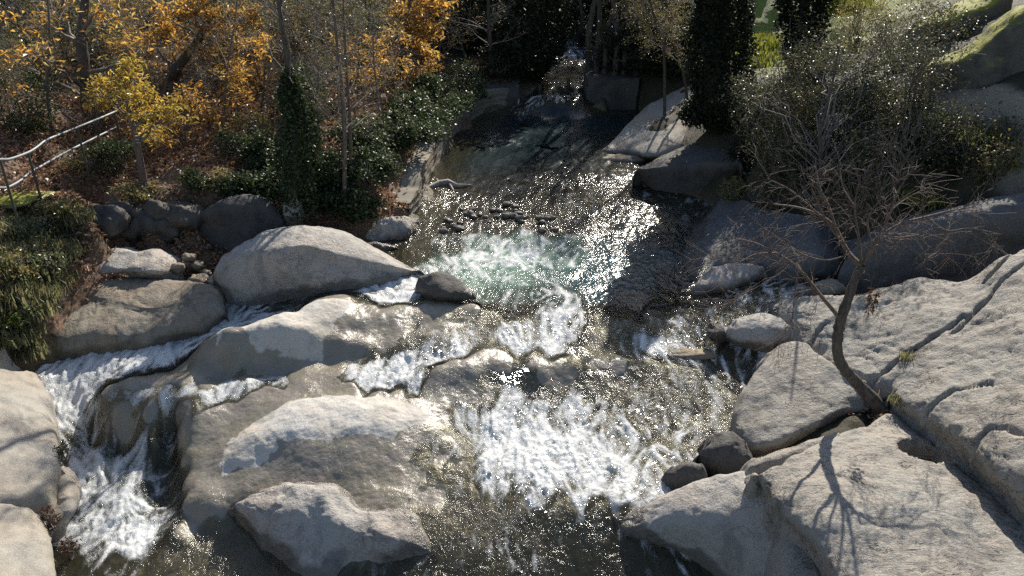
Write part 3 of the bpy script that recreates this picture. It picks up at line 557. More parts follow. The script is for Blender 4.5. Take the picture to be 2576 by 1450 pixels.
# ------------------------------------------------------------------ polished bedrock of the falls
nth, nr = 560, 560
th = np.linspace(R(-38), R(28), nth); rr = np.geomspace(7.1, 15.0, nr)
TH, RR = np.meshgrid(th, rr)
X = RR * np.sin(TH); Y = RR * np.cos(TH)
B = Braw(X, Y); W0 = Wraw(X, Y); q = np.stack([X, Y, B], -1); wd = wdist(X, Y)
jit = .05 * fbm(q * 3.5, 4, 71)
sdM, sdL = poly_sd(X, Y, DRY_M) + jit, poly_sd(X, Y, DRY_L) + jit
dry = np.maximum(sdM, sdL)
lump = .03 * fbm(q * 1.7, 3, 72) + .010 * fbm(q * 6, 3, 73) + .004 * fbm(q * 22, 3, 74)
Bb = B + lump * (.7 + .3 * sstep(.0, .1, dry)) * sstep(.5, .02, W0 - B) + .012 * sstep(0, .14, dry)
wetb = sstep(.05, -.045, dry + .035 * fbm(q * 9, 3, 77)) * sstep(-.28, -.14, W0 - B + .03 * fbm(q * 4, 3, 75))
keep = (wd < 1.05).ravel()
Fa = gridfaces(nr, nth); Fa = Fa[keep[Fa].all(1)]
Vb = np.stack([X, Y, Bb], -1).reshape(-1, 3)
fm_, fl_ = (sdM.ravel()[Fa] > 0).all(1), (sdL.ravel()[Fa] > 0).all(1)
for nm, sel, lab in (('bedrock', ~(fm_ | fl_), None), ('rock_slab', fm_, 'dry sunlit back of the whaleback rock damming the pool beside the left channel'), ('rock_slab', fl_, 'smooth pale dry hump of bedrock in the middle of the cascade')):
    us, inv = np.unique(Fa[sel], return_inverse=True); v_ = Vb[us]
    base = np.zeros(3) if lab is None else np.array([v_[:, 0].mean(), v_[:, 1].mean(), v_[:, 2].min()])
    o = link(nm, make_mesh(nm, v_ - base, inv.reshape(-1, 4), M['granite_bed'], True, {'wet': wetb.ravel()[us]}), None, base)
    if lab: tag(o, lab, 'rock')
    else: tag(o, kind='structure')

# ------------------------------------------------------------------ water sheet
nth, nr = 620, 760
th = np.linspace(R(-40), R(30), nth); rr = np.geomspace(5.2, 40, nr)
TH, RR = np.meshgrid(th, rr)
X = RR * np.sin(TH); Y = RR * np.cos(TH)
Z = Wraw(X, Y); B = Braw(X, Y)
wd = wdist(X, Y)
at = shep(X, Y, wp[:, 3:6])
foam, milk = at[..., 1], at[..., 2]
depth = np.clip(Z - B, 0, 3)
q = np.stack([X, Y * .7, Z * 0], -1)
gy_, gx_ = np.gradient(Z); 
e = .06
fx = -(Wraw(X + e, Y) - Z) / e; fy = -(Wraw(X, Y + e) - Z) / e - .10
nrm_ = np.hypot(fx, fy) + 1e-6; fx /= nrm_; fy /= nrm_
warp = np.stack([fbm(np.stack([X * 1.6, Y * 1.6, 0 * X], -1), 2, 81), fbm(np.stack([X * 1.6, Y * 1.6, 0 * X + 7], -1), 2, 82)], -1) * .55
fx, fy = fx + warp[..., 0], fy + warp[..., 1]
streak = 0; wsum = 0
fo0 = np.clip(foam * 1.5, .15, 1)
for k in range(-6, 7):
    t = k * .035; w_ = math.exp(-(k / 4.0) ** 2)
    streak = streak + w_ * fbm(np.stack([(X + fx * t) * 13, (Y + fy * t) * 13, 0 * X], -1), 2, 83); wsum += w_
streak = streak / wsum; streak = (streak - streak.mean()) / streak.std() * .5
turb = np.clip(.25 + foam * 1.1, 0, 1.2) * sstep(.01, .12, depth)
Zw = Z + turb * (.035 * fbm(q * 3.2, 3, 21) + .022 * np.abs(fbm(q * 9, 3, 22)) + .012 * fbm(q * 24, 2, 23) + .014 * streak) + .004 - .03 * sstep(.0, .05, np.maximum(poly_sd(X, Y, DRY_M), poly_sd(X, Y, DRY_L)))
gust = .75 + .55 * fbm(np.stack([X * .9, Y * .55, 0 * X], -1), 3, 44)
calm = np.clip((.07 + 1.9 * foam + .28 * sstep(.35, .05, depth) * sstep(.01, .06, depth)) * np.clip(gust, .35, 1.5), .08, 1)
calm = calm * (1 - .62 * sstep(19.3, 21.5, Y) * sstep(.5, .1, foam))
keep = ((Z > B + np.where((Y < 13.6) & (Z < .2), np.where((X < -.2) & (Y > 8.75), .03, .018) + .014 * fbm(np.stack([X * 3, Y * 3, 0 * X], -1), 3, 91), -.045)) & (wd < 1.3)).ravel()
F = gridfaces(nr, nth)
F = F[keep[F].all(1)]
used, inv = np.unique(F, return_inverse=True)
F = inv.reshape(-1, 4)
V = np.stack([X, Y, Zw], -1).reshape(-1, 3)[used]
me = make_mesh('stream_water', V, F, M['water'], True, {'depth': depth.ravel()[used], 'foam': foam.ravel()[used], 'milk': milk.ravel()[used], 'rough': calm.ravel()[used], 'streak': streak.ravel()[used]})
tag(link('stream_water', me), kind='structure')

# ------------------------------------------------------------------ rocks
def catmull(Pts, t):
    'Pts (n,...,3) sampled at parameters t in 0..n-1'
    n = len(Pts); i = np.clip(np.floor(t).astype(int), 0, n - 2); f = (t - i)
    f = f.reshape(-1, *([1] * (Pts.ndim - 1)))
    p0 = Pts[np.clip(i - 1, 0, n - 1)]; p1 = Pts[i]; p2 = Pts[i + 1]; p3 = Pts[np.clip(i + 2, 0, n - 1)]
    return .5 * (2 * p1 + (p2 - p0) * f + (2 * p0 - 5 * p1 + 4 * p2 - p3) * f * f + (3 * p1 - p0 - 3 * p2 + p3) * f ** 3)

def loft(name, label, rows, mat, back=1.0, drop=.7, away=(0, 1), res=(70, 90), amp=.035, fine=.012, seed=0, carve=None, cat='rock', group=None, side=.25, scale=1.0, ext=0.0):
    C = []
    for r in rows:
        a = low(np.array(r, float)); w = P(a[:, 0], a[:, 1], a[:, 2])
        if ext:
            dd = w[-1] - w[-2]; dd[2] = 0; dd = dd / np.linalg.norm(dd) * .6 + np.array([.4, .1, 0]); w = np.vstack([w, w[-1] + dd * ext + [0, 0, .12 * ext]])
        s = np.append(0, np.cumsum(np.linalg.norm(np.diff(w, axis=0), axis=1)))
        tt = np.interp(np.linspace(0, s[-1], 14), s, np.arange(len(w)))
        C.append(catmull(w, tt))
    C = np.array(C)
    front = C[:1] + np.array([0, 0, -.35]); front[..., :2] -= np.array(away) * .05
    aw = np.array([away[0], away[1], 0.0])
    mid = C[-1:] + aw * back * .45 + np.array([0, 0, -drop * .3])
    far = C[-1:] + aw * back + np.array([0, 0, -drop])
    far2 = C[-1:] + aw * back * 1.05 + np.array([0, 0, -drop - .5])
    C = np.concatenate([front, C, mid, far, far2], 0)
    # skirts left and right
    dl = C[:, 0] - C[:, 1]; dl[:, 2] = 0; dl /= np.linalg.norm(dl, axis=1, keepdims=True) + 1e-6
    dr = C[:, -1] - C[:, -2]; dr[:, 2] = 0; dr /= np.linalg.norm(dr, axis=1, keepdims=True) + 1e-6
    L1 = C[:, 0] + dl * side * .35 + [0, 0, -side]; L2 = C[:, 0] + dl * side * .5 + [0, 0, -side * 3 - .3]
    R1 = C[:, -1] + dr * side * .35 + [0, 0, -side]; R2 = C[:, -1] + dr * side * .5 + [0, 0, -side * 3 - .3]
    C = np.concatenate([L2[:, None], L1[:, None], C, R1[:, None], R2[:, None]], 1)
    nr_, nc_ = res
    S = catmull(C, np.linspace(0, len(C) - 1, nr_))
    S = np.swapaxes(catmull(np.swapaxes(S, 0, 1), np.linspace(0, C.shape[1] - 1, nc_)), 0, 1)
    du = np.gradient(S, axis=1); dv = np.gradient(S, axis=0)
    N = np.cross(du, dv); N /= np.linalg.norm(N, axis=-1, keepdims=True) + 1e-9
    q = S * scale
    ridged = 1 - np.abs(fbm(q * 1.7 + 5.1, 3, seed + 40)) * 2
    S = S + N * (amp * fbm(q * 1.6, 3, seed)[..., None] + fine * fbm(q * 6.5, 4, seed + 7)[..., None] - amp * .5 * sstep(.82, 1.0, ridged)[..., None])
    if carve is not None: S = carve(S)
    x, y = S[..., 0], S[..., 1]
    hz = S[..., 2] - Wraw(x, y)
    wet = sstep(.36, .02, hz + .1 * fbm(S * 2.2, 3, seed + 60)) * sstep(1.4, .7, wdist(x, y))
    V = S.reshape(-1, 3)
    base = np.array([V[:, 0].mean(), V[:, 1].mean(), V[:, 2].min()])
    F = gridfaces(nr_, nc_)
    me = make_mesh(name, V - base, F, mat, True, {'wet': wet.ravel()})
    return tag(link(name, me, None, base), label, cat, group)

def joints(lines, z, w=.06, depth=.13):
    pls = [np.array([P(u, v, z)[:2] for u, v in l]) for l in lines]
    def f(S):
        d = np.full(S.shape[:2], 9.0); q = S[..., :2] + .03 * np.stack([fbm(S * 5, 2, 61), fbm(S * 5, 2, 62)], -1)
        for l in pls: d = np.minimum(d, segdist(q[..., 0], q[..., 1], l))
        S = S.copy(); S[..., 2] -= depth * sstep(w, .0, d); return S
    return f
loft('boulder', 'largest rounded grey boulder with sunlit crown and shaded face beside the pool', [
 [(533,725,-.2),(600,768,-.3),(720,768,-.3),(850,762,-.25),(920,745,-.2),(1000,722,-.15),(1068,695,-.1)],
 [(529,705,.15),(590,712,.28),(700,702,.35),(820,702,.3),(900,702,.2),(980,698,.12),(1066,690,-.02)],
 [(536,690,.35),(608,648,.80),(700,640,.86),(770,636,.80),(840,662,.55),(900,674,.40),(980,682,.22),(1064,687,.05)],
 [(545,672,.45),(615,630,.9),(690,612,1.0),(770,612,.98),(850,634,.74),(920,650,.55),(1000,672,.28),(1062,685,.06)],
 [(560,650,.55),(640,596,1.0),(690,579,1.06),(760,572,1.03),(830,579,.92),(900,601,.72),(960,638,.42),(1020,671,.15),(1060,684,.05)],
], M['granite'], 1.5, 1.2, res=(120, 150), seed=1, amp=.03)
loft('boulder', 'long brown boulder with shaded face above the left white channel', [
 [(85,900,-0.55),(150,940,-1.0),(250,937,-1.0),(350,908,-0.85),(450,877,-0.75),(520,847,-0.6),(568,810,-0.45)],
 [(95,850,-0.2),(150,850,-0.16),(250,845,-0.16),(350,840,-0.18),(450,820,-0.12),(510,800,-0.08),(563,788,-0.14)],
 [(100,792,-0.03),(150,765,0.07),(190,749,0.13),(240,764,0.11),(300,774,0.09),(370,784,0.04),(420,777,0.07),(490,757,0.1),(549,741,0.09)],
 [(105,777,0.0),(155,744,0.18),(205,742,0.18),(255,740,0.22),(300,748,0.19),(370,764,0.12),(430,760,0.13),(490,742,0.15),(545,732,0.15)],
 [(115,762,0.03),(160,738,0.2),(205,736,0.2),(255,708,0.27),(310,703,0.27),(400,704,0.25),(490,712,0.2),(538,722,0.16)],
], M['granite_brown'], 1.0, .9, res=(110, 140), seed=2, amp=.04)
loft('boulder', 'low flat rock striped by branch shadows behind the brown boulder', [
 [(165,715,.15),(230,712,.15),(300,705,.15),(380,705,.15),(440,697,.1)],
 [(180,685,.35),(240,685,.42),(310,678,.48),(380,685,.43),(442,683,.2)],
 [(195,655,.5),(250,650,.54),(310,642,.6),(390,650,.57),(440,662,.35)],
 [(205,632,.55),(260,628,.6),(300,621,.65),(345,632,.58),(390,628,.62),(432,647,.4)],
], M['granite'], .8, .6, res=(70, 90), seed=3)
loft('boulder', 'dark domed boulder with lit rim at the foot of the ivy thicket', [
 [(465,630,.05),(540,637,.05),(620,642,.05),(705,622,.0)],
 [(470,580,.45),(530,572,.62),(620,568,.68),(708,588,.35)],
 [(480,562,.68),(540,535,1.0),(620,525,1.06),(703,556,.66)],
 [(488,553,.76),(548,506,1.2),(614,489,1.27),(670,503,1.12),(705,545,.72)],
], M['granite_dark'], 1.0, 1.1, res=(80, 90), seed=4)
loft('boulder', 'black wet rock splitting the water beside the big grey boulder', [
 [(1040,762,-.2),(1080,778,-.25),(1130,778,-.25),(1205,774,-.25)],
 [(1045,728,.12),(1085,740,.17),(1130,745,.17),(1204,756,-.02)],
 [(1050,708,.28),(1090,703,.38),(1135,713,.33),(1193,740,.1)],
 [(1055,697,.32),(1095,686,.42),(1140,697,.35),(1187,729,.1)],
], M['granite_dark'], .6, .7, res=(70, 80), seed=5, amp=.025)
loft('boulder', 'creased grey rock at the foot of the retaining wall', [
 [(915,603,.0),(960,614,-.05),(1020,608,-.05),(1054,583,-.05)],
 [(935,577,.22),(975,574,.28),(1020,574,.28),(1052,567,.1)],
 [(950,556,.4),(985,546,.43),(1030,548,.36),(1050,558,.2)],
], M['granite'], .6, .5, res=(60, 70), seed=6, amp=.05, scale=2)
loft('boulder', 'thin flat stone at the water edge behind the big grey boulder', [
 [(895,627,-.05),(950,642,-.08),(1003,634,-.08)],
 [(902,616,.08),(955,620,.1),(1000,626,.03)],
 [(910,611,.12),(955,611,.13),(996,619,.06)],
], M['granite_dark'], .4, .3, res=(40, 50), seed=7, amp=.02, scale=2)
loft('boulder', 'left bank boulder with sunlit flat top beside the foaming channel', [
 [(105,960,-.95),(128,1010,-1.25),(143,1080,-1.55),(152,1150,-1.7),(156,1200,-1.8),(150,1260,-1.9)],
 [(88,938,-.42),(118,990,-.5),(136,1050,-.6),(145,1110,-.66),(150,1170,-.76),(143,1230,-.88)],
 [(45,930,-.12),(65,990,-.17),(75,1060,-.27),(80,1130,-.37),(85,1190,-.5),(75,1240,-.62)],
 [(-40,925,.1),(-20,1000,.05),(-20,1080,-.05),(-20,1160,-.17),(-20,1220,-.3),(-25,1260,-.42)],
 [(-160,925,.3),(-140,1000,.25),(-140,1080,.15),(-140,1160,.0),(-140,1220,-.1),(-145,1260,-.2)],
], M['granite_smooth'], .6, .5, away=(-1, 0), res=(80, 90), seed=8)
loft('boulder', 'small pinkish boulder wedged low between the two left bank rocks', [
 [(168,1178,-1.75),(197,1220,-1.9),(204,1260,-1.95),(182,1312,-2.05),(135,1348,-2.1)],
 [(161,1173,-1.12),(190,1215,-1.12),(197,1255,-1.2),(172,1300,-1.32),(130,1338,-1.5)],
 [(143,1185,-.92),(150,1230,-.97),(140,1270,-1.1),(122,1310,-1.3),(108,1332,-1.5)],
], M['granite_smooth'], .4, .6, away=(-1, .2), res=(60, 60), seed=9)
loft('boulder', 'pale boulder in the bottom left corner beside the stream', [
 [(68,1228,-1.2),(112,1308,-1.8),(132,1370,-2.1),(138,1450,-2.35),(140,1540,-2.4)],
 [(45,1226,-.8),(98,1298,-1.0),(122,1370,-1.1),(131,1450,-1.2),(131,1540,-1.25)],
 [(5,1222,-.6),(50,1298,-.7),(64,1370,-.75),(68,1450,-.8),(68,1540,-.82)],
 [(-60,1222,-.45),(-20,1300,-.5),(-15,1370,-.5),(-10,1450,-.5),(-10,1540,-.5)],
 [(-160,1222,-.3),(-120,1300,-.3),(-110,1370,-.3),(-110,1450,-.3),(-110,1540,-.3)],
], M['granite_smooth'], .6, .5, away=(-1, 0), res=(80, 80), seed=10)
loft('boulder', 'rough sunlit boulder rising from shallow brown water at bottom centre', [
 [(575,1288,-1.6),(615,1335,-1.9),(680,1405,-2.1),(780,1475,-2.3),(900,1510,-2.4),(1020,1515,-2.4),(1125,1492,-2.35)],
 [(586,1278,-1.42),(645,1300,-1.36),(715,1345,-1.38),(800,1390,-1.5),(900,1420,-1.7),(1000,1440,-1.8),(1108,1440,-1.95)],
 [(600,1265,-1.3),(665,1265,-1.1),(735,1275,-.98),(815,1300,-1.0),(890,1340,-1.15),(980,1355,-1.2),(1088,1382,-1.55)],
 [(620,1252,-1.25),(680,1231,-1.02),(740,1230,-.88),(810,1243,-.85),(868,1285,-1.03),(970,1308,-1.1),(1066,1335,-1.38)],
 [(640,1243,-1.22),(690,1220,-1.02),(740,1215,-.9),(800,1217,-.88),(853,1238,-.98),(898,1283,-1.15),(965,1292,-1.15),(1020,1290,-1.2),(1060,1320,-1.42)],
], M['granite'], .5, .5, res=(110, 130), seed=11, amp=.035, fine=.02)
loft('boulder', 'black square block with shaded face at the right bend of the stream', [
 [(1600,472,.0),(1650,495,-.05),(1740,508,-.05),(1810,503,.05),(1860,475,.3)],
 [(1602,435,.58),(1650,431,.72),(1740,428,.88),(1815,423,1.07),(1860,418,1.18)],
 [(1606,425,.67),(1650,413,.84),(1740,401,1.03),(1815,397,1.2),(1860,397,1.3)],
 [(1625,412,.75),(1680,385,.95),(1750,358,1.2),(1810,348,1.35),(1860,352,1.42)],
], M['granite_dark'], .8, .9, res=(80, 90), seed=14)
loft('rock_slab', 'pale sunlit slab sloping into the water behind the black block', [
 [(1500,394,.2),(1560,400,.15),(1640,412,.1),(1705,402,.25)],
 [(1520,373,.4),(1570,376,.5),(1640,387,.6),(1712,372,.8)],
 [(1560,335,.65),(1620,322,.85),(1680,312,1.05),(1735,300,1.3)],
 [(1615,278,1.1),(1660,257,1.22),(1700,238,1.4),(1755,226,1.7)],
 [(1640,262,1.15),(1680,240,1.3),(1715,222,1.5),(1775,212,1.8)],
], M['granite_smooth'], 1.0, .7, res=(80, 80), seed=15)
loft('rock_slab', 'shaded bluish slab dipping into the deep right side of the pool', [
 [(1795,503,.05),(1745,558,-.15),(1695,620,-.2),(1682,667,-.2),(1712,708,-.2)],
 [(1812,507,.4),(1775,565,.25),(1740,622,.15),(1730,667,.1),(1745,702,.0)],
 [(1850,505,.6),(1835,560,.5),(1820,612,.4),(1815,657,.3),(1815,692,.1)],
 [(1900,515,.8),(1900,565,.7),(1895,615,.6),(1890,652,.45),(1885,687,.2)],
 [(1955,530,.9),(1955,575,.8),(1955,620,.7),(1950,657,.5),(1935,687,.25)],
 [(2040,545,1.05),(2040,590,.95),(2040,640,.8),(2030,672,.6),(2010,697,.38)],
], M['granite_shade'], .8, .5, away=(1, .2), res=(80, 80), seed=16)
loft('boulder', 'low sunlit rock between the bluish slab and the side inflow', [
 [(1728,757,-.15),(1780,753,-.1),(1850,738,-.05),(1928,702,.05)],
 [(1745,727,.13),(1790,718,.23),(1850,708,.28),(1922,691,.23)],
 [(1765,697,.3),(1800,682,.39),(1850,677,.41),(1916,681,.35)],
 [(1790,675,.42),(1830,664,.45),(1880,664,.45),(1920,675,.4)],
], M['granite'], .6, .5, res=(60, 70), seed=17)
loft('boulder', 'pale triangular boulder above the glinting rapids at right', [
 [(1810,868,-.4),(1870,893,-.48),(1940,908,-.48),(2012,884,-.4)],
 [(1820,845,-.05),(1880,855,-.02),(1940,860,-.02),(2006,862,-.1)],
 [(1835,820,.1),(1890,817,.2),(1950,822,.2),(2000,842,.1)],
 [(1850,808,.15),(1900,795,.25),(1955,797,.25),(1992,820,.2)],
], M['granite'], .6, .5, res=(60, 70), seed=18)
loft('boulder', 'large angular block of granite left of the bare tree', [
 [(1850,1113,-.95),(1880,1153,-.95),(1960,1143,-.75),(2050,1103,-.5),(2125,1063,-.35),(2190,1053,-.25)],
 [(1852,1088,-.47),(1884,1128,-.42),(1960,1114,-.23),(2050,1072,-.06),(2120,1037,.04),(2185,1037,.0)],
 [(1856,1060,-.32),(1892,1080,-.22),(1965,1070,-.08),(2055,1035,.06),(2120,1015,.13),(2180,1018,.1)],
 [(1866,1010,-.15),(1912,1010,-.03),(1980,1000,.07),(2060,990,.16),(2120,988,.21),(2172,1000,.2)],
 [(1893,952,.02),(1942,945,.16),(2000,935,.26),(2060,937,.3),(2110,945,.3),(2150,965,.3)],
 [(1932,898,.16),(1962,878,.31),(1990,866,.4),(2030,870,.4),(2070,900,.38),(2120,930,.35)],
], M['granite_slab'], .5, .6, res=(100, 110), seed=19, amp=.02, fine=.014)
loft('rock_slab', 'broad sunlit granite slab behind the bare tree on the right bank', [
 [(1960,850,-.15),(2010,872,.05),(2080,912,.25),(2180,962,.4),(2260,962,.55),(2350,962,.75),(2450,982,.95),(2576,1002,1.25),(2750,1010,1.5)],
 [(1945,792,.1),(2010,802,.34),(2090,832,.5),(2190,882,.6),(2270,890,.75),(2360,890,.95),(2460,880,1.15),(2576,880,1.45),(2750,880,1.75)],
 [(1940,767,.15),(2010,767,.42),(2100,777,.6),(2200,792,.8),(2280,790,1.0),(2360,790,1.15),(2460,780,1.35),(2576,770,1.65),(2750,760,1.95)],
 [(1945,757,.15),(2010,746,.45),(2100,744,.65),(2200,742,.85),(2260,718,1.05),(2350,700,1.22),(2450,703,1.35),(2530,652,1.75),(2576,640,1.85),(2750,615,2.2)],
], M['granite_slab'], .5, 1.0, res=(190, 260), seed=20, ext=2.2, amp=.05, fine=.018, carve=joints([[(1960,790),(2030,850),(2110,885),(2200,935),(2290,915),(2400,885)],[(2440,830),(2500,800),(2576,745),(2650,730)],[(2200,935),(2240,960)],[(2030,850),(2050,820),(2080,800)],[(2380,910),(2480,850),(2576,820)]], .6))
loft('rock_slab', 'rising slab along the diagonal crack at the right edge', [
 [(2238,1015,.25),(2300,1065,.3),(2370,1125,.33),(2430,1178,.38),(2500,1240,.42),(2576,1305,.48),(2720,1420,.5)],
 [(2248,992,.5),(2310,1030,.62),(2388,1085,.72),(2455,1137,.82),(2528,1198,.88),(2600,1258,.93),(2730,1350,1.0)],
 [(2260,960,.6),(2340,970,.8),(2420,1010,.95),(2500,1050,1.1),(2580,1080,1.25),(2650,1120,1.3),(2780,1190,1.4)],
 [(2272,935,.65),(2360,897,.92),(2440,890,1.08),(2520,915,1.24),(2600,945,1.42),(2680,975,1.52),(2800,1020,1.65)],
], M['granite_slab'], .4, .4, away=(.6, .8), res=(150, 180), seed=21, ext=2.0, amp=.045, fine=.018, carve=joints([[(2290,1000),(2400,970),(2500,990),(2600,1030)],[(2420,1110),(2500,1080),(2600,1150)]], 1.0))

pot = P(2330, 1128, .42)
def pothole(S):
    ax = np.array([.30, .17]); d = np.sqrt(((S[..., 0] - pot[0]) / .34) ** 2 + ((S[..., 1] - pot[1]) / .27) ** 2)
    k = sstep(1.12, .82, d)
    S = S.copy(); S[..., 2] -= .62 * k * sstep(-.5, .3, S[..., 2]); return S
loft('rock_slab', 'foreground slab with dark pothole and tree shadow at bottom right', [
 [(1893,1203,.05),(1948,1293,.08),(2008,1363,.08),(2058,1423,.08),(2110,1540,.05)],
 [(1915,1192,.35),(1975,1267,.42),(2040,1337,.45),(2090,1402,.45),(2150,1530,.45)],
 [(2000,1142,.45),(2090,1212,.6),(2150,1292,.65),(2200,1372,.65),(2260,1510,.65)],
 [(2110,1092,.4),(2220,1150,.5),(2290,1240,.6),(2340,1330,.65),(2400,1480,.65)],
 [(2200,1060,.3),(2320,1105,.38),(2400,1200,.46),(2450,1290,.52),(2530,1440,.55)],
 [(2240,1040,.2),(2360,1125,.26),(2455,1208,.34),(2560,1310,.4),(2720,1440,.45)],
], M['granite_slab'], .3, .4, away=(.8, .3), res=(170, 170), seed=22, ext=1.2, amp=.04, fine=.018, carve=pothole)
loft('rock_slab', 'narrow broken ledge between the angular block and the pothole slab', [
 [(1888,1205,-.15),(1960,1195,-.05),(2050,1165,.15),(2118,1145,.2)],
 [(1888,1172,.0),(1960,1157,.15),(2050,1122,.3),(2114,1102,.35)],
 [(1893,1157,.0),(1960,1141,.15),(2040,1111,.3),(2112,1091,.35)],
], M['granite_slab'], .3, .4, res=(50, 60), seed=23, amp=.02)
loft('rock_slab', 'smooth sloping slab with black undercut at bottom right of the rapids', [
 [(1488,1347,-1.7),(1560,1372,-2.0),(1650,1402,-2.2),(1750,1452,-2.35),(1850,1522,-2.45),(1945,1562,-2.45)],
 [(1500,1333,-1.75),(1585,1342,-1.33),(1690,1362,-1.33),(1790,1400,-1.33),(1870,1450,-1.25),(1945,1500,-1.15)],
 [(1530,1312,-1.5),(1610,1306,-1.0),(1700,1302,-.78),(1800,1312,-.58),(1880,1342,-.47),(1950,1400,-.5)],
 [(1560,1298,-1.35),(1640,1269,-.86),(1730,1241,-.56),(1810,1231,-.31),(1880,1246,-.16),(1952,1300,-.1)],
 [(1580,1290,-1.35),(1660,1255,-.86),(1750,1215,-.51),(1830,1195,-.26),(1890,1188,-.1),(1932,1222,.0)],
], M['granite'], .4, .6, res=(110, 110), seed=24, amp=.025)
loft('rock_slab', 'narrow stone strip wedged between the undercut slab and the pothole slab', [
 [(1930,1290,-.4),(1942,1380,-.4),(1940,1500,-.5)],
 [(1958,1288,-.05),(1985,1380,-.06),(1990,1500,-.1)],
 [(1985,1325,.02),(2035,1410,.0),(2065,1520,-.02)],
 [(1995,1330,.0),(2050,1410,-.02),(2085,1520,-.05)],
], M['granite_slab'], .2, .4, away=(1, .3), res=(50, 60), seed=35, amp=.02)
loft('boulder', 'mossy dark rock jammed under the angular granite block', [
 [(1748,1172,-1.0),(1790,1213,-1.0),(1850,1223,-.9),(1892,1193,-.6)],
 [(1765,1135,-.52),(1800,1137,-.38),(1845,1137,-.33),(1887,1155,-.32)],
 [(1785,1095,-.36),(1810,1085,-.26),(1845,1088,-.2),(1876,1110,-.2)],
], M['granite_dark'], .4, .6, res=(60, 60), seed=25, amp=.04, scale=1.6)
loft('boulder', 'small black rock at the edge of the white rapids', [
 [(1664,1235,-1.2),(1705,1255,-1.2),(1775,1250,-1.1)],
 [(1668,1200,-.88),(1707,1192,-.74),(1772,1196,-.7)],
 [(1690,1175,-.76),(1722,1165,-.65),(1768,1171,-.6)],
], M['granite_dark'], .4, .6, res=(50, 50), seed=26, amp=.03, scale=1.6)
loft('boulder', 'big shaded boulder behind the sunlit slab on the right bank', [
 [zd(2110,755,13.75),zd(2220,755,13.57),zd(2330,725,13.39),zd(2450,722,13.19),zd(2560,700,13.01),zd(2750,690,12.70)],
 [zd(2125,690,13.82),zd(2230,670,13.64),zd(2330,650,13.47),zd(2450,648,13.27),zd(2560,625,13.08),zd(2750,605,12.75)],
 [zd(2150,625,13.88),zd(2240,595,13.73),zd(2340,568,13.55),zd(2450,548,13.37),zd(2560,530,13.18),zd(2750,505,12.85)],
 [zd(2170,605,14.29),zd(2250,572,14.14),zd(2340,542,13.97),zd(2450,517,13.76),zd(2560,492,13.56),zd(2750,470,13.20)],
], M['granite_shade'], 1.0, .6, res=(90, 110), seed=27, ext=2.5, amp=.06)
loft('boulder', 'huge mossy boulder beside the path at upper right', [
 [zd(2325,228,17.9),zd(2400,248,17.3),zd(2480,268,16.9),zd(2576,288,16.6),zd(2750,310,16.2)],
 [zd(2332,198,17.9),zd(2408,185,17.3),zd(2488,165,16.9),zd(2578,130,16.7),zd(2750,90,16.4)],
 [zd(2340,172,17.95),zd(2420,140,17.4),zd(2500,92,17.0),zd(2588,38,16.8),zd(2750,-20,16.5)],
 [zd(2345,158,18.3),zd(2425,118,17.9),zd(2500,68,17.5),zd(2592,10,17.3),zd(2750,-50,17.0)],
], M['granite_moss'], 1.5, 1.5, res=(80, 90), seed=28, ext=3.0, amp=.08)
loft('boulder', 'smaller mossy boulder behind the huge one at upper right', [
 [zd(2300,110,21.5),zd(2380,90,21),zd(2460,80,21),zd(2540,70,21)],
 [zd(2305,70,21.6),zd(2380,45,21.1),zd(2460,20,21.1),zd(2540,-20,21.2)],
 [zd(2315,45,22.3),zd(2385,15,22),zd(2460,-15,22),zd(2540,-50,22)],
], M['granite_moss'], 1.5, 1.5, res=(60, 60), seed=29, amp=.08)

def stone(name, label, c, r, mat, seed, cat='stone', group=None, flat=.7, res=(22, 30), link_it=True):
    u = np.linspace(0, math.pi, res[0]); v = np.linspace(0, 2 * math.pi, res[1])
    U, Vv = np.meshgrid(u, v, indexing='ij')
    d = np.stack([np.sin(U) * np.cos(Vv), np.sin(U) * np.sin(Vv), np.cos(U)], -1)
    s = np.sign(d) * np.abs(d) ** .85
    k = 1 + .28 * fbm(d * 1.2 + seed * 3.7, 3, seed) + .05 * fbm(d * 5 + seed, 3, seed + 3)
    rr_ = np.array(r) if not np.isscalar(r) else np.array([r, r * .8, r * flat])
    S = s * k[..., None] * rr_
    wet = sstep(.12, 0, S[..., 2]) if True else None
    me = make_mesh(name, S.reshape(-1, 3), gridfaces(*res)[:, ::-1], mat, True, {'wet': (wet * .8).ravel()})
    return tag(link(name, me, None, tuple(c)), label, cat, group)

for i, (u, v, r, lab) in enumerate([(262,578,.42,'rounded stone at the left end of the dark stone row'),(318,590,.36,'squat stone in the dark row below the leaf litter'),
        (368,572,.40,'mossy stone in the middle of the dark stone row'),(415,588,.36,'dark stone right of the middle of the stone row'),(455,566,.42,'stone of the dark row touching the domed boulder'),(300,552,.3,'small pale topped stone upon the dark stone row'),(395,545,.3,'flat stone on top of the dark row under brown leaves')]):
    stone('stone', lab, G(u, v) + np.array([0, .1, .05]), r, M['granite_dark'], 50 + i, 'stone', 'dark stones along the left bank', .85)
for i, (u, v, r, z, lab) in enumerate([(447,676,.14,.3,'small tan cobble resting on the striped flat rock edge'),(470,668,.11,.25,'small pale cobble between the striped rock and the big boulder'),(497,670,.12,.25,'brown cobble lying against the big grey boulder'),(500,708,.2,.1,'biggest cobble in the gap left of the big boulder'),(476,650,.14,.4,'grey cobble at the back of the gap'),(520,690,.12,.1,'little dark cobble in shade left of the big boulder')]):
    stone('stone', lab, P(u, v, z), r, M['granite_brown'], 70 + i, 'stone', 'cobbles in the gap left of the big boulder', .75)
stone('stone', 'upright grey stone between the dark domed boulder and the ivy', G(740, 560) + np.array([0, 0, .15]), (.2, .2, .34), M['granite'], 80)
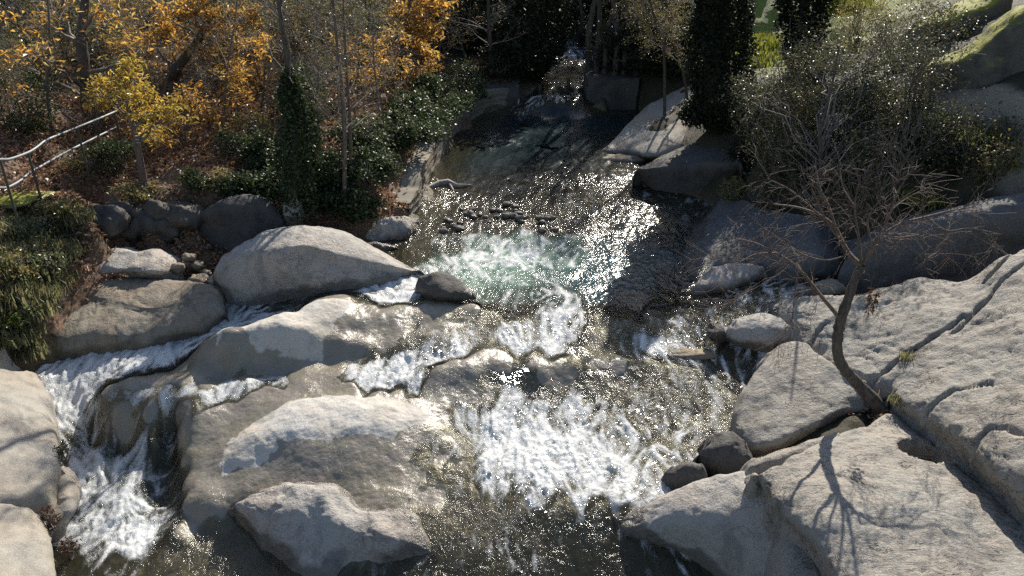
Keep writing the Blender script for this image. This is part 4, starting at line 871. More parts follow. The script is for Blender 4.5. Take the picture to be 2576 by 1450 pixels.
stone('stone', 'dark round mossy stone at the tip of the pale triangular boulder', P(1800, 838, -.05), (.15, .2, .17), M['granite_dark'], 81)
stone('stone', 'low olive brown rock awash in the right rapids', P(1730, 897, -.36), (.46, .2, .12), M['granite_wet'], 82)
stone('stone', 'brown submerged rock at the foot of the pale sloping slab', P(1568, 402, .26), (.6, .35, .16), M['granite_brown'], 83)
stone('stone', 'small lit rock above the inflow beside the shaded boulder', P(2085, 732, .35), (.3, .25, .2), M['granite_brown'], 85)
k = 0
for i in range(34):
    u = rng.uniform(1115, 1400); v = 560 - 22 * math.sin((u - 1115) / 285 * 3) + rng.normal(0, 17)
    r = rng.uniform(.055, .13)
    z = float(Wraw(*P(u, v, .06)[:2]))
    stone('cobble', 'wet brown cobble poking out of the shallow riffle', P(u, v, z + .01), r, M['granite_brown'], 100 + i, 'cobble', 'cobbles in the shallow riffle', .65, (10, 14))

# ------------------------------------------------------------------ masonry
def wall_strip(name, label, bottom, top_v, width, mat, cat='wall', inner=(-1, 0), seed=0, res=(30, 120), topmat=None, bump=.035):
    'bottom: (u,v,z); top_v: image height of the top edge over each bottom point'
    b = np.array(bottom, float); w = P(b[:, 0], b[:, 1], b[:, 2])
    h = np.array([float(PD(CU, tv, ww[1])[2]) for tv, ww in zip(top_v, w)])
    t = np.linspace(0, len(w) - 1, res[1]); Bt = catmull(w, t); Ht = np.interp(t, np.arange(len(w)), h)
    tang = np.gradient(Bt, axis=0); tang[:, 2] = 0; tang /= np.linalg.norm(tang, axis=1, keepdims=True)
    nrm = np.stack([-tang[:, 1], tang[:, 0], tang[:, 2] * 0], -1)
    rows = []
    for k in np.linspace(-.4, 1, 22):
        q = Bt.copy(); q[:, 2] = np.where(k < 0, Bt[:, 2] + k, Bt[:, 2] + k * (Ht - Bt[:, 2])); rows.append(q)
    face = np.array(rows)
    # rubble relief
    s = np.append(0, np.cumsum(np.linalg.norm(np.diff(Bt, axis=0), axis=1)))
    cx, cy = np.meshgrid(s, np.arange(22))
    g = face[..., 2] / .17; row = np.floor(g); off = (row % 2) * .5 + .3 * np.sin(row * 7.1)
    fx = (s[None, :] / .3 + off); e = np.minimum(np.abs(fx - np.round(fx)), .5) ; e2 = np.minimum(g - row, row + 1 - g)
    rel = np.minimum(sstep(.0, .12, .5 - np.abs((fx % 1) - .5)), sstep(0, .2, e2))
    face = face - nrm[None] * 0 + nrm[None] * (-1) * (bump * (rel - .5))[..., None] * -1
    topo = np.array([Bt + nrm * (width * q) + np.stack([0 * Ht, 0 * Ht, Ht - Bt[:, 2]], -1) for q in np.linspace(.04, 1, 6)])
    backw = np.array([topo[-1] + [0, 0, -.6], topo[-1] + [0, 0, -1.2]])
    S = np.concatenate([face, topo, backw], 0)
    S = S + .018 * np.stack([fbm(S * 4, 3, seed), fbm(S * 4 + 9, 3, seed + 1), fbm(S * 3 + 4, 3, seed + 2)], -1)
    V = S.reshape(-1, 3); F = gridfaces(S.shape[0], S.shape[1])
    base = np.array([V[:, 0].mean(), V[:, 1].mean(), V[:, 2].min()])
    rowid = np.repeat(np.arange(S.shape[0] - 1), S.shape[1] - 1)
    root = empty(name, base, label, cat)
    lo = F[rowid < 21]; hi = F[rowid >= 21]
    for nm, ff, mm in (('stone_face', lo, mat), ('coping', hi, topmat or mat)):
        us, inv = np.unique(ff, return_inverse=True)
        link(nm, make_mesh(nm, V[us] - base, inv.reshape(-1, 4), mm, True, {'wet': np.zeros(len(us))}), root)
    return root
wall_strip('retaining_wall', 'low rubble stone retaining wall with pale mortar top along the left bank',
           [(1032,552,.08),(1058,516,.14),(1063,490,.18),(1084,445,.24),(1118,385,.34),(1140,345,.40),(1180,310,.44),(1222,284,.47),(1300,268,.5)],
           [512,470,428,390,318,290,262,236,217], .55, M['granite_brown'], topmat=M['concrete'], seed=3)
# abutments of the weir
def block(name, label, u0, u1, vt, d, depth, zb, mat, cat='wall', seed=0):
    a = PD(u0, vt, d); b = PD(u1, vt, d); zt = a[2]
    n = 14
    xs = np.linspace(0, 1, n)
    prof = [(0, zb - .5), (0, zb), (.0, zb + (zt - zb) * .35), (.0, zb + (zt - zb) * .7), (.02, zt - .03), (.06, zt), (.5, zt), (.95, zt), (1, zt - .05), (1.0, zb - .5)]
    S = np.array([[(a[0] + (b[0] - a[0]) * x, d + q * depth, z) for x in xs] for q, z in prof])
    S = np.concatenate([S[:, :1] + [0, 0, -1.6], S[:, :1], S, S[:, -1:], S[:, -1:] + [0, 0, -1.6]], 1)
    S = catmull(S, np.linspace(0, len(S) - 1, 40))
    S = S + .05 * np.stack([fbm(S * 2.5, 4, seed), fbm(S * 2.5 + 9, 4, seed + 1), .6 * fbm(S * 2.5 + 4, 4, seed + 2)], -1)
    V = S.reshape(-1, 3); base = np.array([V[:, 0].mean(), V[:, 1].mean(), zb - .5])
    return tag(link(name, make_mesh(name, V - base, gridfaces(*S.shape[:2]), mat, True, {'wet': np.zeros(len(V))}), None, base), label, cat)
block('weir_abutment', 'dark masonry abutment on the right end of the weir', 1478, 1606, 199, 27.6, 1.6, .4, M['granite_dark'], seed=5)
block('weir_abutment', 'dark masonry abutment on the left end of the weir', 1215, 1306, 219, 27.9, 1.4, .4, M['granite_dark'], seed=9)
block('weir', 'low stone sill of the weir with water sliding over it', 1300, 1484, 254, 28.35, .3, .2, M['granite_dark'], cat='weir', seed=12)

def tube_mesh(polys, sides=5):
    Vs, Fs, off = [], [], 0
    for pts, rad in polys:
        pts = np.asarray(pts, float); rad = np.asarray(rad, float); n = len(pts)
        k = sides if rad[0] > .012 else 3
        t = np.gradient(pts, axis=0); t /= np.linalg.norm(t, axis=1, keepdims=True) + 1e-9
        ref = np.eye(3)[int(np.argmin(np.abs(t).max(0)))]
        a = np.cross(t, ref); a /= np.linalg.norm(a, axis=1, keepdims=True) + 1e-9
        b = np.cross(t, a)
        ang = np.arange(k) * 2 * math.pi / k
        ring = pts[:, None] + rad[:, None, None] * (np.cos(ang)[None, :, None] * a[:, None] + np.sin(ang)[None, :, None] * b[:, None])
        Vs.append(ring.reshape(-1, 3))
        i = off + np.arange(n * k).reshape(n, k); j = np.roll(i, -1, 1)
        Fs.append(np.stack([i[:-1], j[:-1], j[1:], i[1:]], -1).reshape(-1, 4))
        off += n * k
    return np.concatenate(Vs), np.concatenate(Fs)

for lab, u, v0, v1, d, w in [('thick dark timber post standing on the weir sill', 1358, 262, 212, 28.3, .1), ('thin dark timber post standing on the weir further right', 1430, 260, 198, 28.3, .06)]:
    a, b = PD(u, v0, d), PD(u, v1, d)
    pts = np.linspace(a + [0, 0, -.5], b, 7); rad = np.array([w, w * 1.2, w * 1.1, w, w * .85, w * .9, w * .8])
    pts[1:-1] += rng.normal(0, .012, (5, 3))
    Vt, Ft = tube_mesh([(np.vstack([pts, pts[-1:] + [0, 0, .005]]), np.append(rad, .005))], 8)
    tag(link('weir_post', make_mesh('weir_post', Vt - a, Ft, M['wood_dark']), None, a), lab, 'post')

# handrail on the left bank
dl = lambda u: 13.7 + 5.0 * u / 293
top = [(-60,404),(0,402),(27,400),(71,384),(94,370),(117,353),(167,332),(251,298),(293,280)]
lowrail = [(-60,474),(0,473),(19,472),(48,457),(77,434),(105,418),(163,385),(209,362),(272,331),(292,321)]
hr = empty('handrail', G(98, 480), 'galvanised tubular handrail climbing the leafy left bank', 'handrail')
b0 = np.array(hr.location)
for nm, pl_ in (('rail', top), ("rail", lowrail)):
    pts = catmull(np.array([PD(u, v, dl(u)) for u, v in pl_]), np.linspace(0, len(pl_) - 1, 40))
    Vt, Ft = tube_mesh([(pts - b0, np.full(40, .026))], 8)
    link(nm, make_mesh(nm, Vt, Ft, M['galv']), hr)
for u, v, ub, vb in [(0,402,30,522),(71,386,98,482),(194,322,206,386),(288,284,300,340)]:
    a = PD(u, v, dl(u)); c = np.array([a[0], a[1], a[2] - 1.25])
    Vt, Ft = tube_mesh([(np.array([a, c]) - b0, [.024, .024])], 8)
    link('post', make_mesh('post', Vt, Ft, M['post']), hr)

# driftwood stick at the lip
pts = [P(u, v, z) for u, v, z in [(1632,768,.02),(1650,772,.03),(1672,768,.05),(1692,764,.04)]]
Vt, Ft = tube_mesh([(pts, [.012, .03, .03, .01]), ([P(1640,762,.04), P(1650,772,.03)], [.006, .014])], 6)
tag(link('driftwood', make_mesh('driftwood', Vt - pts[0], Ft, M['wood_dark']), None, pts[0]), 'dark driftwood stick stranded on the brown lip of the pool', 'driftwood')
pts = [P(u, v, z) for u, v, z in [(1072,475,.22),(1105,462,.26),(1128,458,.3),(1150,468,.25),(1186,466,.24)]]
Vt, Ft = tube_mesh([(pts, [.05, .09, .08, .06, .02]), ([P(1128,458,.3), P(1140,480,.2)], [.05, .03]), ([P(1105,462,.26), P(1098,450,.3)], [.05, .02])], 7)
tag(link('driftwood', make_mesh('driftwood', Vt - pts[0], Ft, M['granite']), None, pts[0]), 'pale stranded root in the shallows beside the retaining wall', 'driftwood')
pts = [P(u, v, z) for u, v, z in [(1300,336,.45),(1310,345,.43)]]

# ------------------------------------------------------------------ vegetation
def unit(a):
    return a / (np.linalg.norm(a, axis=-1, keepdims=True) + 1e-9)

def leaf_geo(c, L, W, up=.35, droop=0.0, fold=.12):
    n = len(c)
    L = L * rng.uniform(.65, 1.25, n)[:, None]; W = W * rng.uniform(.7, 1.2, n)[:, None]
    a = rng.normal(0, 1, (n, 3)); a[:, 2] = a[:, 2] * .7 - droop; a = unit(a)
    nn = rng.normal(0, 1, (n, 3)); nn[:, 2] += up * 3; nn = unit(nn - a * (nn * a).sum(1, keepdims=True))
    s = np.cross(a, nn)
    mid = c + a * L * .45
    V = np.stack([c, mid + s * W * .5 + nn * L * fold, c + a * L, mid - s * W * .5 + nn * L * fold], 1).reshape(-1, 3)
    return V, np.arange(n * 4).reshape(n, 4)

def ell(n, r, clumps=0, tight=.28, shell=.0):
    r = np.asarray(r, float)
    if clumps:
        cc = unit(rng.normal(0, 1, (clumps, 3))) * rng.uniform(.25, 1, (clumps, 1)) ** .6
        w = rng.uniform(.4, 1.6, clumps); w /= w.sum()
        q = cc[rng.choice(clumps, n, p=w)] + rng.normal(0, tight, (n, 3)) * rng.uniform(.4, 1.3, (n, 1))
    else:
        q = unit(rng.normal(0, 1, (n, 3))) * (shell + (1 - shell) * rng.uniform(0, 1, (n, 1)) ** .4)
    return q * r

def cat_geo(parts):
    Vs, Fs, o = [], [], 0
    for V, F in parts:
        Vs.append(V); Fs.append(F + o); o += len(V)
    return np.concatenate(Vs), np.concatenate(Fs)

def curve(a, b, n=6, sag=0.0, wob=.04):
    a = np.asarray(a, float); b = np.asarray(b, float)
    t = np.linspace(0, 1, n)[:, None]
    p = a + (b - a) * t; p[:, 2] += sag * (4 * t * (1 - t))[:, 0]
    p[1:-1] += rng.normal(0, wob * np.linalg.norm(b - a), (n - 2, 3))
    return p

def grow(polys, start, d, L, r, lvl, mx, kids, ratio, ang, trop, tips, first=.25):
    n = 4 + int(L > 1.2) * 3
    p = [np.array(start, float)]; dd = np.array(d, float)
    for i in range(n):
        dd = unit(dd + rng.normal(0, .13, 3) + np.array([0, 0, trop[lvl]]))
        p.append(p[-1] + dd * L / n)
    p = np.array(p); tt = np.linspace(0, 1, n + 1)
    rad = np.maximum(r * (1 - tt * .82), .0024)
    polys.append((p, rad, lvl))
    if lvl >= mx:
        tips.append(p); return
    for k in range(kids[lvl]):
        t = first + (1 - first) * (k + rng.uniform(0, 1)) / kids[lvl] if lvl == 0 else rng.uniform(.15, 1)
        q = np.array([np.interp(t, tt, p[:, j]) for j in range(3)])
        i = min(int(t * n), n - 1); dl_ = unit(p[i + 1] - p[i])
        az = rng.uniform(0, 2 * math.pi); side = unit(np.cross(dl_, [math.cos(az), math.sin(az), .1]))
        a = ang[lvl] * rng.uniform(.7, 1.25)
        cd = unit(dl_ * math.cos(a) + side * math.sin(a))
        grow(polys, q, cd, L * ratio[lvl] * (1.1 - .65 * t if lvl == 0 else 1) * rng.uniform(.6, 1.15), max(np.interp(t, tt, rad) * .5, .003), lvl + 1, mx, kids, ratio, ang, trop, tips)

def tree_parts(root, polys, bark, twig, leafparts, leafm, trunk_levels=1, sides=6, crown='crown'):
    a = [(p, r) for p, r, l in polys if l < trunk_levels]; b = [(p, r) for p, r, l in polys if l >= trunk_levels]
    if a: link('trunk', make_mesh('trunk', *tube_mesh(a, sides + 2), bark), root)
    if b: link('branches', make_mesh('branches', *tube_mesh(b, 4), twig), root)
    if leafparts: link(crown, make_mesh(crown, *cat_geo(leafparts), leafm, False), root)

def leaves_on(tips, n, L, W, spread=.06, **k):
    i = rng.integers(0, len(tips), n); out = np.empty((n, 3))
    for j, ii in enumerate(i):
        p = tips[ii]; t = rng.uniform(0, len(p) - 1.001); m = int(t)
        out[j] = p[m] + (p[m + 1] - p[m]) * (t - m)
    return leaf_geo(out + rng.normal(0, spread, (n, 3)), L, W, **k)

def bare_tree(name, label, loc, h, r, kids=(16, 7, 5), leaves=0, leafm='leaf_olive', bark='bark_pale', lean=(0, 0), group=None, leafL=.08, first=.25, ang=(.85, .75, .7), ratio=(.42, .48, .5), trop=(.02, .05, .02, 0), cat='tree', twig='twig'):
    root = empty(name, loc, label, cat, group)
    polys, tips = [], []
    grow(polys, (0, 0, -.15), unit(np.array([lean[0], lean[1], 1.0])), h, r, 0, len(kids), kids, ratio, ang, trop, tips, first)
    lp = [leaves_on(tips, leaves, leafL, leafL * .45)] if leaves else None
    tree_parts(root, polys, M[bark], M[twig], lp, M[leafm], 1, 6, 'foliage')
    return root

def cluster_tree(name, label, base, trunk, clusters, bark, leafm, L, W, r0=.12, group=None, cat='tree', dens=1.0, twig='twig', up=.35, droop=.2, extra_twigs=14, clumps=9, tight=.3):
    'trunk: world points; clusters: (world centre, radius xyz, leaves)'
    base = np.asarray(base, float); root = empty(name, base, label, cat, group)
    tp = np.asarray(trunk, float) - base
    tp = catmull(tp, np.linspace(0, len(tp) - 1, 5 * len(tp)))
    polys = [(tp, np.linspace(r0, r0 * .35, len(tp)) * (1 + .06 * rng.normal(0, 1, len(tp))), 0)]
    lp = []
    for c, rad, n in clusters:
        c = np.asarray(c, float) - base; rad = np.asarray(rad, float) if not np.isscalar(rad) else np.array([rad, rad, rad * .7])
        dz = tp[:, 2] - (c[2] - .55 * np.hypot(tp[:, 0] - c[0], tp[:, 1] - c[1]))
        i = int(np.argmin(np.abs(dz) + .35 * np.linalg.norm(tp - c, axis=1)))
        polys.append((curve(tp[i], c, 7, .12, .05), np.linspace(max(.012, r0 * .3), .008, 7), 1))
        for k in range(extra_twigs):
            q = c + ell(1, rad)[0]
            polys.append((curve(c + (tp[i] - c) * rng.uniform(0, .35), q, 4, .03, .07), np.array([.008, .006, .005, .003]), 2))
        m = int(n * dens)
        if m: lp.append(leaf_geo(c + ell(m, rad, clumps, tight), L, W, up=up, droop=droop))
    tree_parts(root, polys, M[bark], M[twig], lp, M[leafm], 1, 7)
    return root

def bush(name, label, loc, rad, n, leafm, L, W, group=None, stems=14, clumps=14, tight=.26, cat='bush', up=.45, twigs=30, bark='twig', squash=0.0):
    root = empty(name, loc, label, cat, group); rad = np.asarray(rad, float)
    c = ell(n, rad, clumps, tight); c[:, 2] += rad[2] * .8
    c[:, 2] = np.maximum(c[:, 2], .02)
    link('foliage', make_mesh('foliage', *leaf_geo(c, L, W, up=up), M[leafm], False), root)
    polys = []
    for k in range(stems):
        q = ell(1, rad * .95)[0]; q[2] = abs(q[2]) + rad[2] * .8
        polys.append((curve((rng.normal(0, .1) * rad[0], rng.normal(0, .1) * rad[1], -.1), q, 6, .05, .05), np.linspace(.018, .004, 6)))
        for j in range(twigs // 10):
            polys.append((curve(q * rng.uniform(.5, .9), q + rng.normal(0, .25, 3) * rad, 4, 0, .06), np.array([.006, .005, .004, .003])))
    link('stems', make_mesh('stems', *tube_mesh(polys, 4), M[bark]), root)
    return root

def tuft(name, label, loc, h, n, mat, spread=.12, group=None, cat='grass tuft', w=.012, lean=.5):
    V, F = blades(n, h, spread, w, lean)
    return tag(link(name, make_mesh(name, V, F, M[mat], False), None, loc), label, cat, group)

def blades(n, h, spread, w=.012, lean=.5, c=None):
    b = np.zeros((n, 3)) if c is None else c
    if c is None: b = b + np.stack([rng.normal(0, spread, n), rng.normal(0, spread, n), np.full(n, -.02)], -1)
    az = rng.uniform(0, 2 * math.pi, n); d = np.stack([np.cos(az), np.sin(az), 0 * az], -1)
    s = np.stack([-np.sin(az + rng.normal(0, .8, n)), np.cos(az), 0 * az], -1) * w
    hh = (h * rng.uniform(.45, 1.15, n))[:, None]; le = (lean * rng.uniform(.1, 1.2, n))[:, None]
    m = b + d * hh * le * .3 + np.array([0, 0, 1]) * hh * .6
    t = b + d * hh * le * 1.0 + np.array([0, 0, 1]) * hh * (1 - .35 * le)
    V = np.stack([b - s, b + s, m + s * .8, m - s * .8, t + s * .15, t - s * .15], 1).reshape(-1, 3)
    i = np.arange(n)[:, None] * 6
    F = np.concatenate([i + [0, 1, 2, 3], i + [3, 2, 4, 5]])
    return V, F

def polyscatter(n, umin, umax, vmin, vmax):
    'random spots on the visible ground'
    u = rng.uniform(umin, umax, n); v = rng.uniform(vmin, vmax, n)
    return [G(a, b) for a, b in zip(u, v)]

# ---- fallen leaves on the left slope
cx = rng.uniform(-17, 1.2, 150000); cy = rng.uniform(13.5, 34, 150000)
gz = ground_z(cx, cy); ww = Wraw(cx, cy); wdd = wdist(cx, cy)
clump = fbm(np.stack([cx * .9, cy * .9, 0 * cx], -1), 3, 31)
ok = (cx < 1.2 - .12 * (cy - 18)) & ((gz - ww > .35) | (wdd > 1.4)) & (np.abs(cx / cy) < .80) & (wdd > .5) & (clump > -.35 + .5 * sstep(23, 30, cy) + .5 * (rng.uniform(0, 1, len(cx)) - .5))
cx, cy, gz = cx[ok], cy[ok], gz[ok]
big = .055 * np.sqrt(np.clip(cy / 18, .7, 2))
gz = gz + rng.uniform(.0, .07, len(gz)) + .07 * fbm(np.stack([cx, cy, gz], -1) * 1.4, 4, 5)
V, F = leaf_geo(np.stack([cx, cy, gz], -1), .13, .06, up=.42, fold=.2)
tag(link('leaf_litter', make_mesh('leaf_litter', V, F, M['litter'], False)), 'fallen brown leaves carpeting the left slope', 'fallen leaves', kind='stuff')

# ---- small yellow tree beside the handrail
yb = G(362, 470)
dY = yb[1]
ytr = [yb + [0, 0, -.1], PD(357, 430, dY), PD(348, 380, dY), PD(338, 330, dY + .05), PD(326, 285, dY + .1), PD(318, 220, dY + .1)]
yc = [(PD(u, v, dY + dd), r, n) for u, v, dd, r, n in [(325,170,.0,(.3,.4,.25),230),(300,205,.1,(.4,.4,.25),300),(350,205,-.1,(.4,.4,.22),280),(260,215,.2,(.35,.4,.18),190),(330,240,-.3,(.5,.5,.22),330),(380,250,.1,(.4,.4,.18),220),(240,235,-.1,(.3,.3,.15),120),(290,260,.2,(.4,.4,.15),150),(410,280,-.1,(.5,.4,.15),240),(360,285,.3,(.45,.4,.15),200),(440,300,.1,(.35,.3,.12),110),(235,262,-.3,(.18,.2,.1),60),(400,320,.2,(.5,.4,.14),150),(380,350,.4,(.4,.3,.15),100)]]
t_ = cluster_tree('yellow_tree', 'small yellow leaved tree with painted trunk beside the handrail', yb, ytr, yc, 'bark_red', 'leaf_yellow', .135, .045, r0=.095, up=.5, droop=.35, dens=.7, extra_twigs=8, clumps=7)
for vv in (336, 345, 353, 361):
    a = PD(337 + (vv - 336) * .25, vv, dY - .092) - yb; b = PD(345 + (vv - 336) * .25, vv, dY - .092) - yb
    q = np.array([a, b, b + [0, .004, .022], a + [0, .004, .022], a + [0, .05, 0], b + [0, .05, 0], b + [0, .05, .022], a + [0, .05, .022]])
    link('paint_stripe', make_mesh('paint_stripe', q, np.array([[0,1,2,3],[4,7,6,5],[0,4,5,1],[3,2,6,7],[0,3,7,4],[1,5,6,2]]), M['paint'], False), t_)

# ---- orange chestnuts of the left slope
def spread_clusters(lst, d, jit=.5):
    return [(PD(u, v, d + rng.normal(0, jit)), (r * 1.15, r * 1.15, r * .5), n) for u, v, r, n in lst]
b = G(225, 312)
cluster_tree('chestnut_tree', 'tall orange chestnut with thick dark trunk behind the small yellow tree', b,
    [b + [0, 0, -.2], PD(222, 250, b[1]), PD(212, 180, b[1]), PD(205, 90, b[1]), PD(215, 0, b[1]), PD(225, -140, b[1])],
    spread_clusters([(60,60,.7,220),(130,25,.6,180),(110,130,.6,170),(30,150,.6,150),(280,60,.7,240),(330,110,.6,200),(290,20,.6,180),(40,230,.5,110),(150,190,.45,90),(200,-40,.8,120)], b[1], .8),
    'bark', 'leaf_orange', .19, .062, r0=.2, dens=.36)
b = G(424, 205)
cluster_tree('chestnut_tree', 'forked chestnut with the brightest orange foliage left of the ivy clad tree', b,
    [b + [0, 0, -.2], PD(436, 185, b[1] - .2), PD(470, 140, b[1] - .3), PD(505, 90, b[1] - .3), PD(540, 10, b[1]), PD(560, -90, b[1])],
    spread_clusters([(450,30,.5,330),(500,15,.5,380),(560,30,.5,360),(620,25,.5,300),(430,65,.4,190),(600,75,.5,330),(640,110,.45,280),(560,85,.45,250),(480,120,.4,150),(520,130,.45,190),(590,165,.5,260),(650,185,.5,330),(690,195,.35,180),(400,100,.5,190),(330,95,.5,150),(420,150,.35,90),(620,225,.45,200),(660,255,.4,170),(610,290,.35,120),(640,330,.35,110)], b[1] - .2, .6),
    'bark', 'leaf_orange', .19, .062, r0=.17, dens=.75)
b = G(1012, 195)
cluster_tree('chestnut_tree', 'orange chestnut nearest the stream at the top of the slope', b,
    [b + [0, 0, -.2], PD(1015, 130, b[1]), PD(1025, 60, b[1]), PD(1035, -30, b[1]), PD(1035, -150, b[1])],
    spread_clusters([(1030,25,.55,330),(1070,15,.5,280),(1000,45,.45,220),(1060,60,.5,300),(1085,85,.4,200),(1050,110,.35,150),(1075,130,.35,150),(1090,165,.3,80),(1060,180,.35,80),(1040,-40,.7,150),(1110,5,.35,110)], b[1] - .5, .5),
    'bark', 'leaf_orange', .20, .066, r0=.15)
# low orange saplings
for u, v, lab in [(600, 320, 'low rusty sapling left of the ivy clad tree'), (470, 380, 'low rusty sapling beside the small yellow tree'), (900, 240, 'rusty sapling on the slope behind the slim trunks'), (990, 265, 'rusty sapling above the ivy on the retaining wall')]:
    b = G(u, v)
    cluster_tree('sapling', lab, b, [b + [0, 0, -.1], b + [.05, 0, .5], b + [.1, .1, 1.1], b + [.1, .1, 1.6]],
                 [(b + rng.normal(0, .45, 3) + [0, 0, .9], (.4, .4, .25), 110) for _ in range(6)], 'bark', 'leaf_orange', .15, .05, r0=.03, extra_twigs=6)

# ---- ivy clad tree and slim bare trees
def ivy_column(name, label, base, axis, widths, n, leafm, L, trunk_r, cat='tree', top=None):
    root = empty(name, base, label, cat); base = np.asarray(base, float)
    ax = np.asarray(axis, float) - base; k = len(ax)
    t = rng.uniform(0, 1, n) ** .9 * (k - 1); c = catmull(ax, t)
    w = np.interp(t, np.arange(k), widths)
    az = rng.uniform(0, 2 * math.pi, n)
    lump = 1 + .55 * fbm(np.stack([np.cos(az) * 1.3, np.sin(az) * 1.3, c[:, 2] * 1.1], -1), 3, int(abs(base[0]) * 10) % 50)
    rad = w * lump * rng.uniform(.55, 1.05, n) ** .6
    c = c + np.stack([np.cos(az) * rad, np.sin(az) * rad, rng.normal(0, .08, n)], -1)
    link('foliage', make_mesh('foliage', *leaf_geo(c, L, L * .8, up=.3), M[leafm], False), root)
    tr = np.vstack([ax] + ([np.asarray(top, float) - base] if top is not None else []))
    tr = catmull(tr, np.linspace(0, len(tr) - 1, 5 * len(tr)))
    polys = [(tr, np.linspace(trunk_r, trunk_r * .4, len(tr)), 0)]
    for q in range(26):
        i = rng.integers(len(tr) // 3, len(tr)); d = unit(rng.normal(0, 1, 3) + [0, 0, .35])
        polys.append((curve(tr[i], tr[i] + d * rng.uniform(.5, 1.3), 5, .05, .05), np.linspace(.014, .003, 5), 1))
    tree_parts(root, polys, M['bark'], M['twig'], None, None, 1)
    return root
b = G(735, 520); d = b[1]
ivy_column('ivy_clad_tree', 'ivy clad trunk standing in the thicket left of the slim trees', b, [PD(735, 525, d), PD(742, 460, d), PD(745, 390, d), PD(742, 310, d), PD(735, 240, d), PD(728, 190, d)],
           [.78, .62, .4, .38, .26, .1], 9000, 'leaf_ivy', .085, .11, top=[PD(720, 120, d), PD(706, 40, d), PD(700, -60, d)])
def slim(label, pts, d, r, kids=(22, 6, 4), leaves=500, lm='leaf_olive', bark='bark_pale', group=None):
    P3 = [PD(u, v, d) for u, v in pts]; base = np.array(P3[0]); base[2] = float(ground_z(base[0], base[1]))
    root = empty('slim_tree', base, label, 'tree', group)
    tp = np.array(P3) - base; tp[0] = [0, 0, -.15]; tp = catmull(tp, np.linspace(0, len(tp) - 1, 6 * len(tp)))
    rad = np.linspace(r, r * .3, len(tp)); polys = [(tp, rad, 0)]; tips = []
    for k in range(kids[0]):
        i = int(len(tp) * (.28 + .7 * (k + rng.uniform()) / kids[0])); i = min(i, len(tp) - 1)
        az = rng.uniform(0, 2 * math.pi); dd = unit(np.array([math.cos(az), math.sin(az), rng.uniform(.1, .8)]))
        grow(polys, tp[i], dd, rng.uniform(.6, 1.5), max(rad[i] * .4, .006), 1, 3, kids, (.4, .5, .5), (.8, .75, .7), (0, .03, -.02, -.02), tips)
    lp = [leaves_on(tips, leaves, .055, .028)] if leaves else None
    tree_parts(root, polys, M[bark], M['twig'], lp, M[lm], 1, 5, 'foliage')
    return root
d = G(870, 540)[1]
slim('slim bare tree with the straightest pale trunk in front of the ivy bank', [(868,540),(866,420),(866,300),(856,180),(846,90),(836,-20),(830,-140)], d, .062, (26, 7, 5), 900, bark='bark_red')
slim('slim bare tree leaning close behind the straightest pale trunk', [(886,500),(882,400),(880,300),(872,180),(866,60),(862,-60),(860,-150)], d + .5, .05, (24, 7, 5), 800, bark='bark_red')
slim('thin bare sapling between the ivy clad trunk and the slim pair', [(806,420),(802,300),(801,190),(798,80),(794,-40)], d + 1.5, .035, (20, 6, 5), 700)
slim('thin bare sapling right of the slim pair above the wall ivy', [(955,330),(950,240),(940,150),(938,40),(930,-60)], d + 3.5, .035, (20, 6, 5), 900)
slim('slender dark trunked tree on the upper left edge of the stream', [(1236,190),(1234,130),(1230,60),(1228,-30),(1228,-120)], G(1236, 190)[1], .10, (16, 6, 5), 200, bark='bark')
slim('slim bare tree in front of the orange chestnut foliage', [(560,330),(566,240),(575,150),(590,60),(600,-40)], 20, .045, (20, 6, 5), 500)
slim('thin bare stem left of the handrail top', [(120,300),(118,200),(125,100),(120,0),(118,-60)], 19, .05, (20, 6, 5), 500)

# ---- ivy and bramble masses
ivyb = [(655,490,.75,.55,.45,'ivy mound at the left end of the thicket'),(690,420,.6,.5,.5,'ivy mound rising behind the left end of the thicket'),(800,530,.75,.5,.4,'ivy mound over dark rocks below the ivy clad trunk'),(850,480,.6,.5,.55,'ivy mound around the foot of the slim pale trunks'),
        (930,470,.65,.6,.5,'bright speckled ivy mound beside the pale wall top'),(905,390,.8,.7,.5,'ivy mound halfway up beside the slim trunks'),(990,370,.7,.7,.5,'ivy mound spilling onto the retaining wall'),(1040,320,.65,.9,.55,'ivy mound on the far stretch of the retaining wall'),(1085,270,.6,.9,.5,'ivy mound at the far end of the retaining wall'),
        (900,560,.5,.35,.35,'ivy mound hanging down to the creased rock'),(1150,240,.7,1.2,.6,'dark ivy mound by the left abutment of the weir'),(600,500,.5,.4,.3,'low ivy patch beside the domed boulder'),(760,300,.8,.8,.7,'ivy mass on the slope behind the ivy clad trunk')]
for u, v, d_, lab in [(1078,352,20.9,'ivy hanging over the wall top nearest the pale bare stretch'),(1102,322,22.6,'ivy hanging over the wall coping at its middle'),(1128,296,23.8,'ivy hanging over the wall coping past its middle'),(1160,272,25.0,'dark ivy over the far part of the wall coping'),(1200,246,26.4,'dark ivy over the last stretch of wall coping')]:
    bush('ivy_mound', lab, PD(u - 12, v, d_), (.5, .75, .28), 1700, 'leaf_ivy', .085, .07, stems=8, clumps=14, tight=.26, cat='ivy')
for u, v, rx, ry, rz, lab in ivyb:
    bush('ivy_mound', lab, G(u, v), (rx, ry, rz), 2600, 'leaf_ivy', .085, .07, stems=10, clumps=16, tight=.24, cat='ivy')
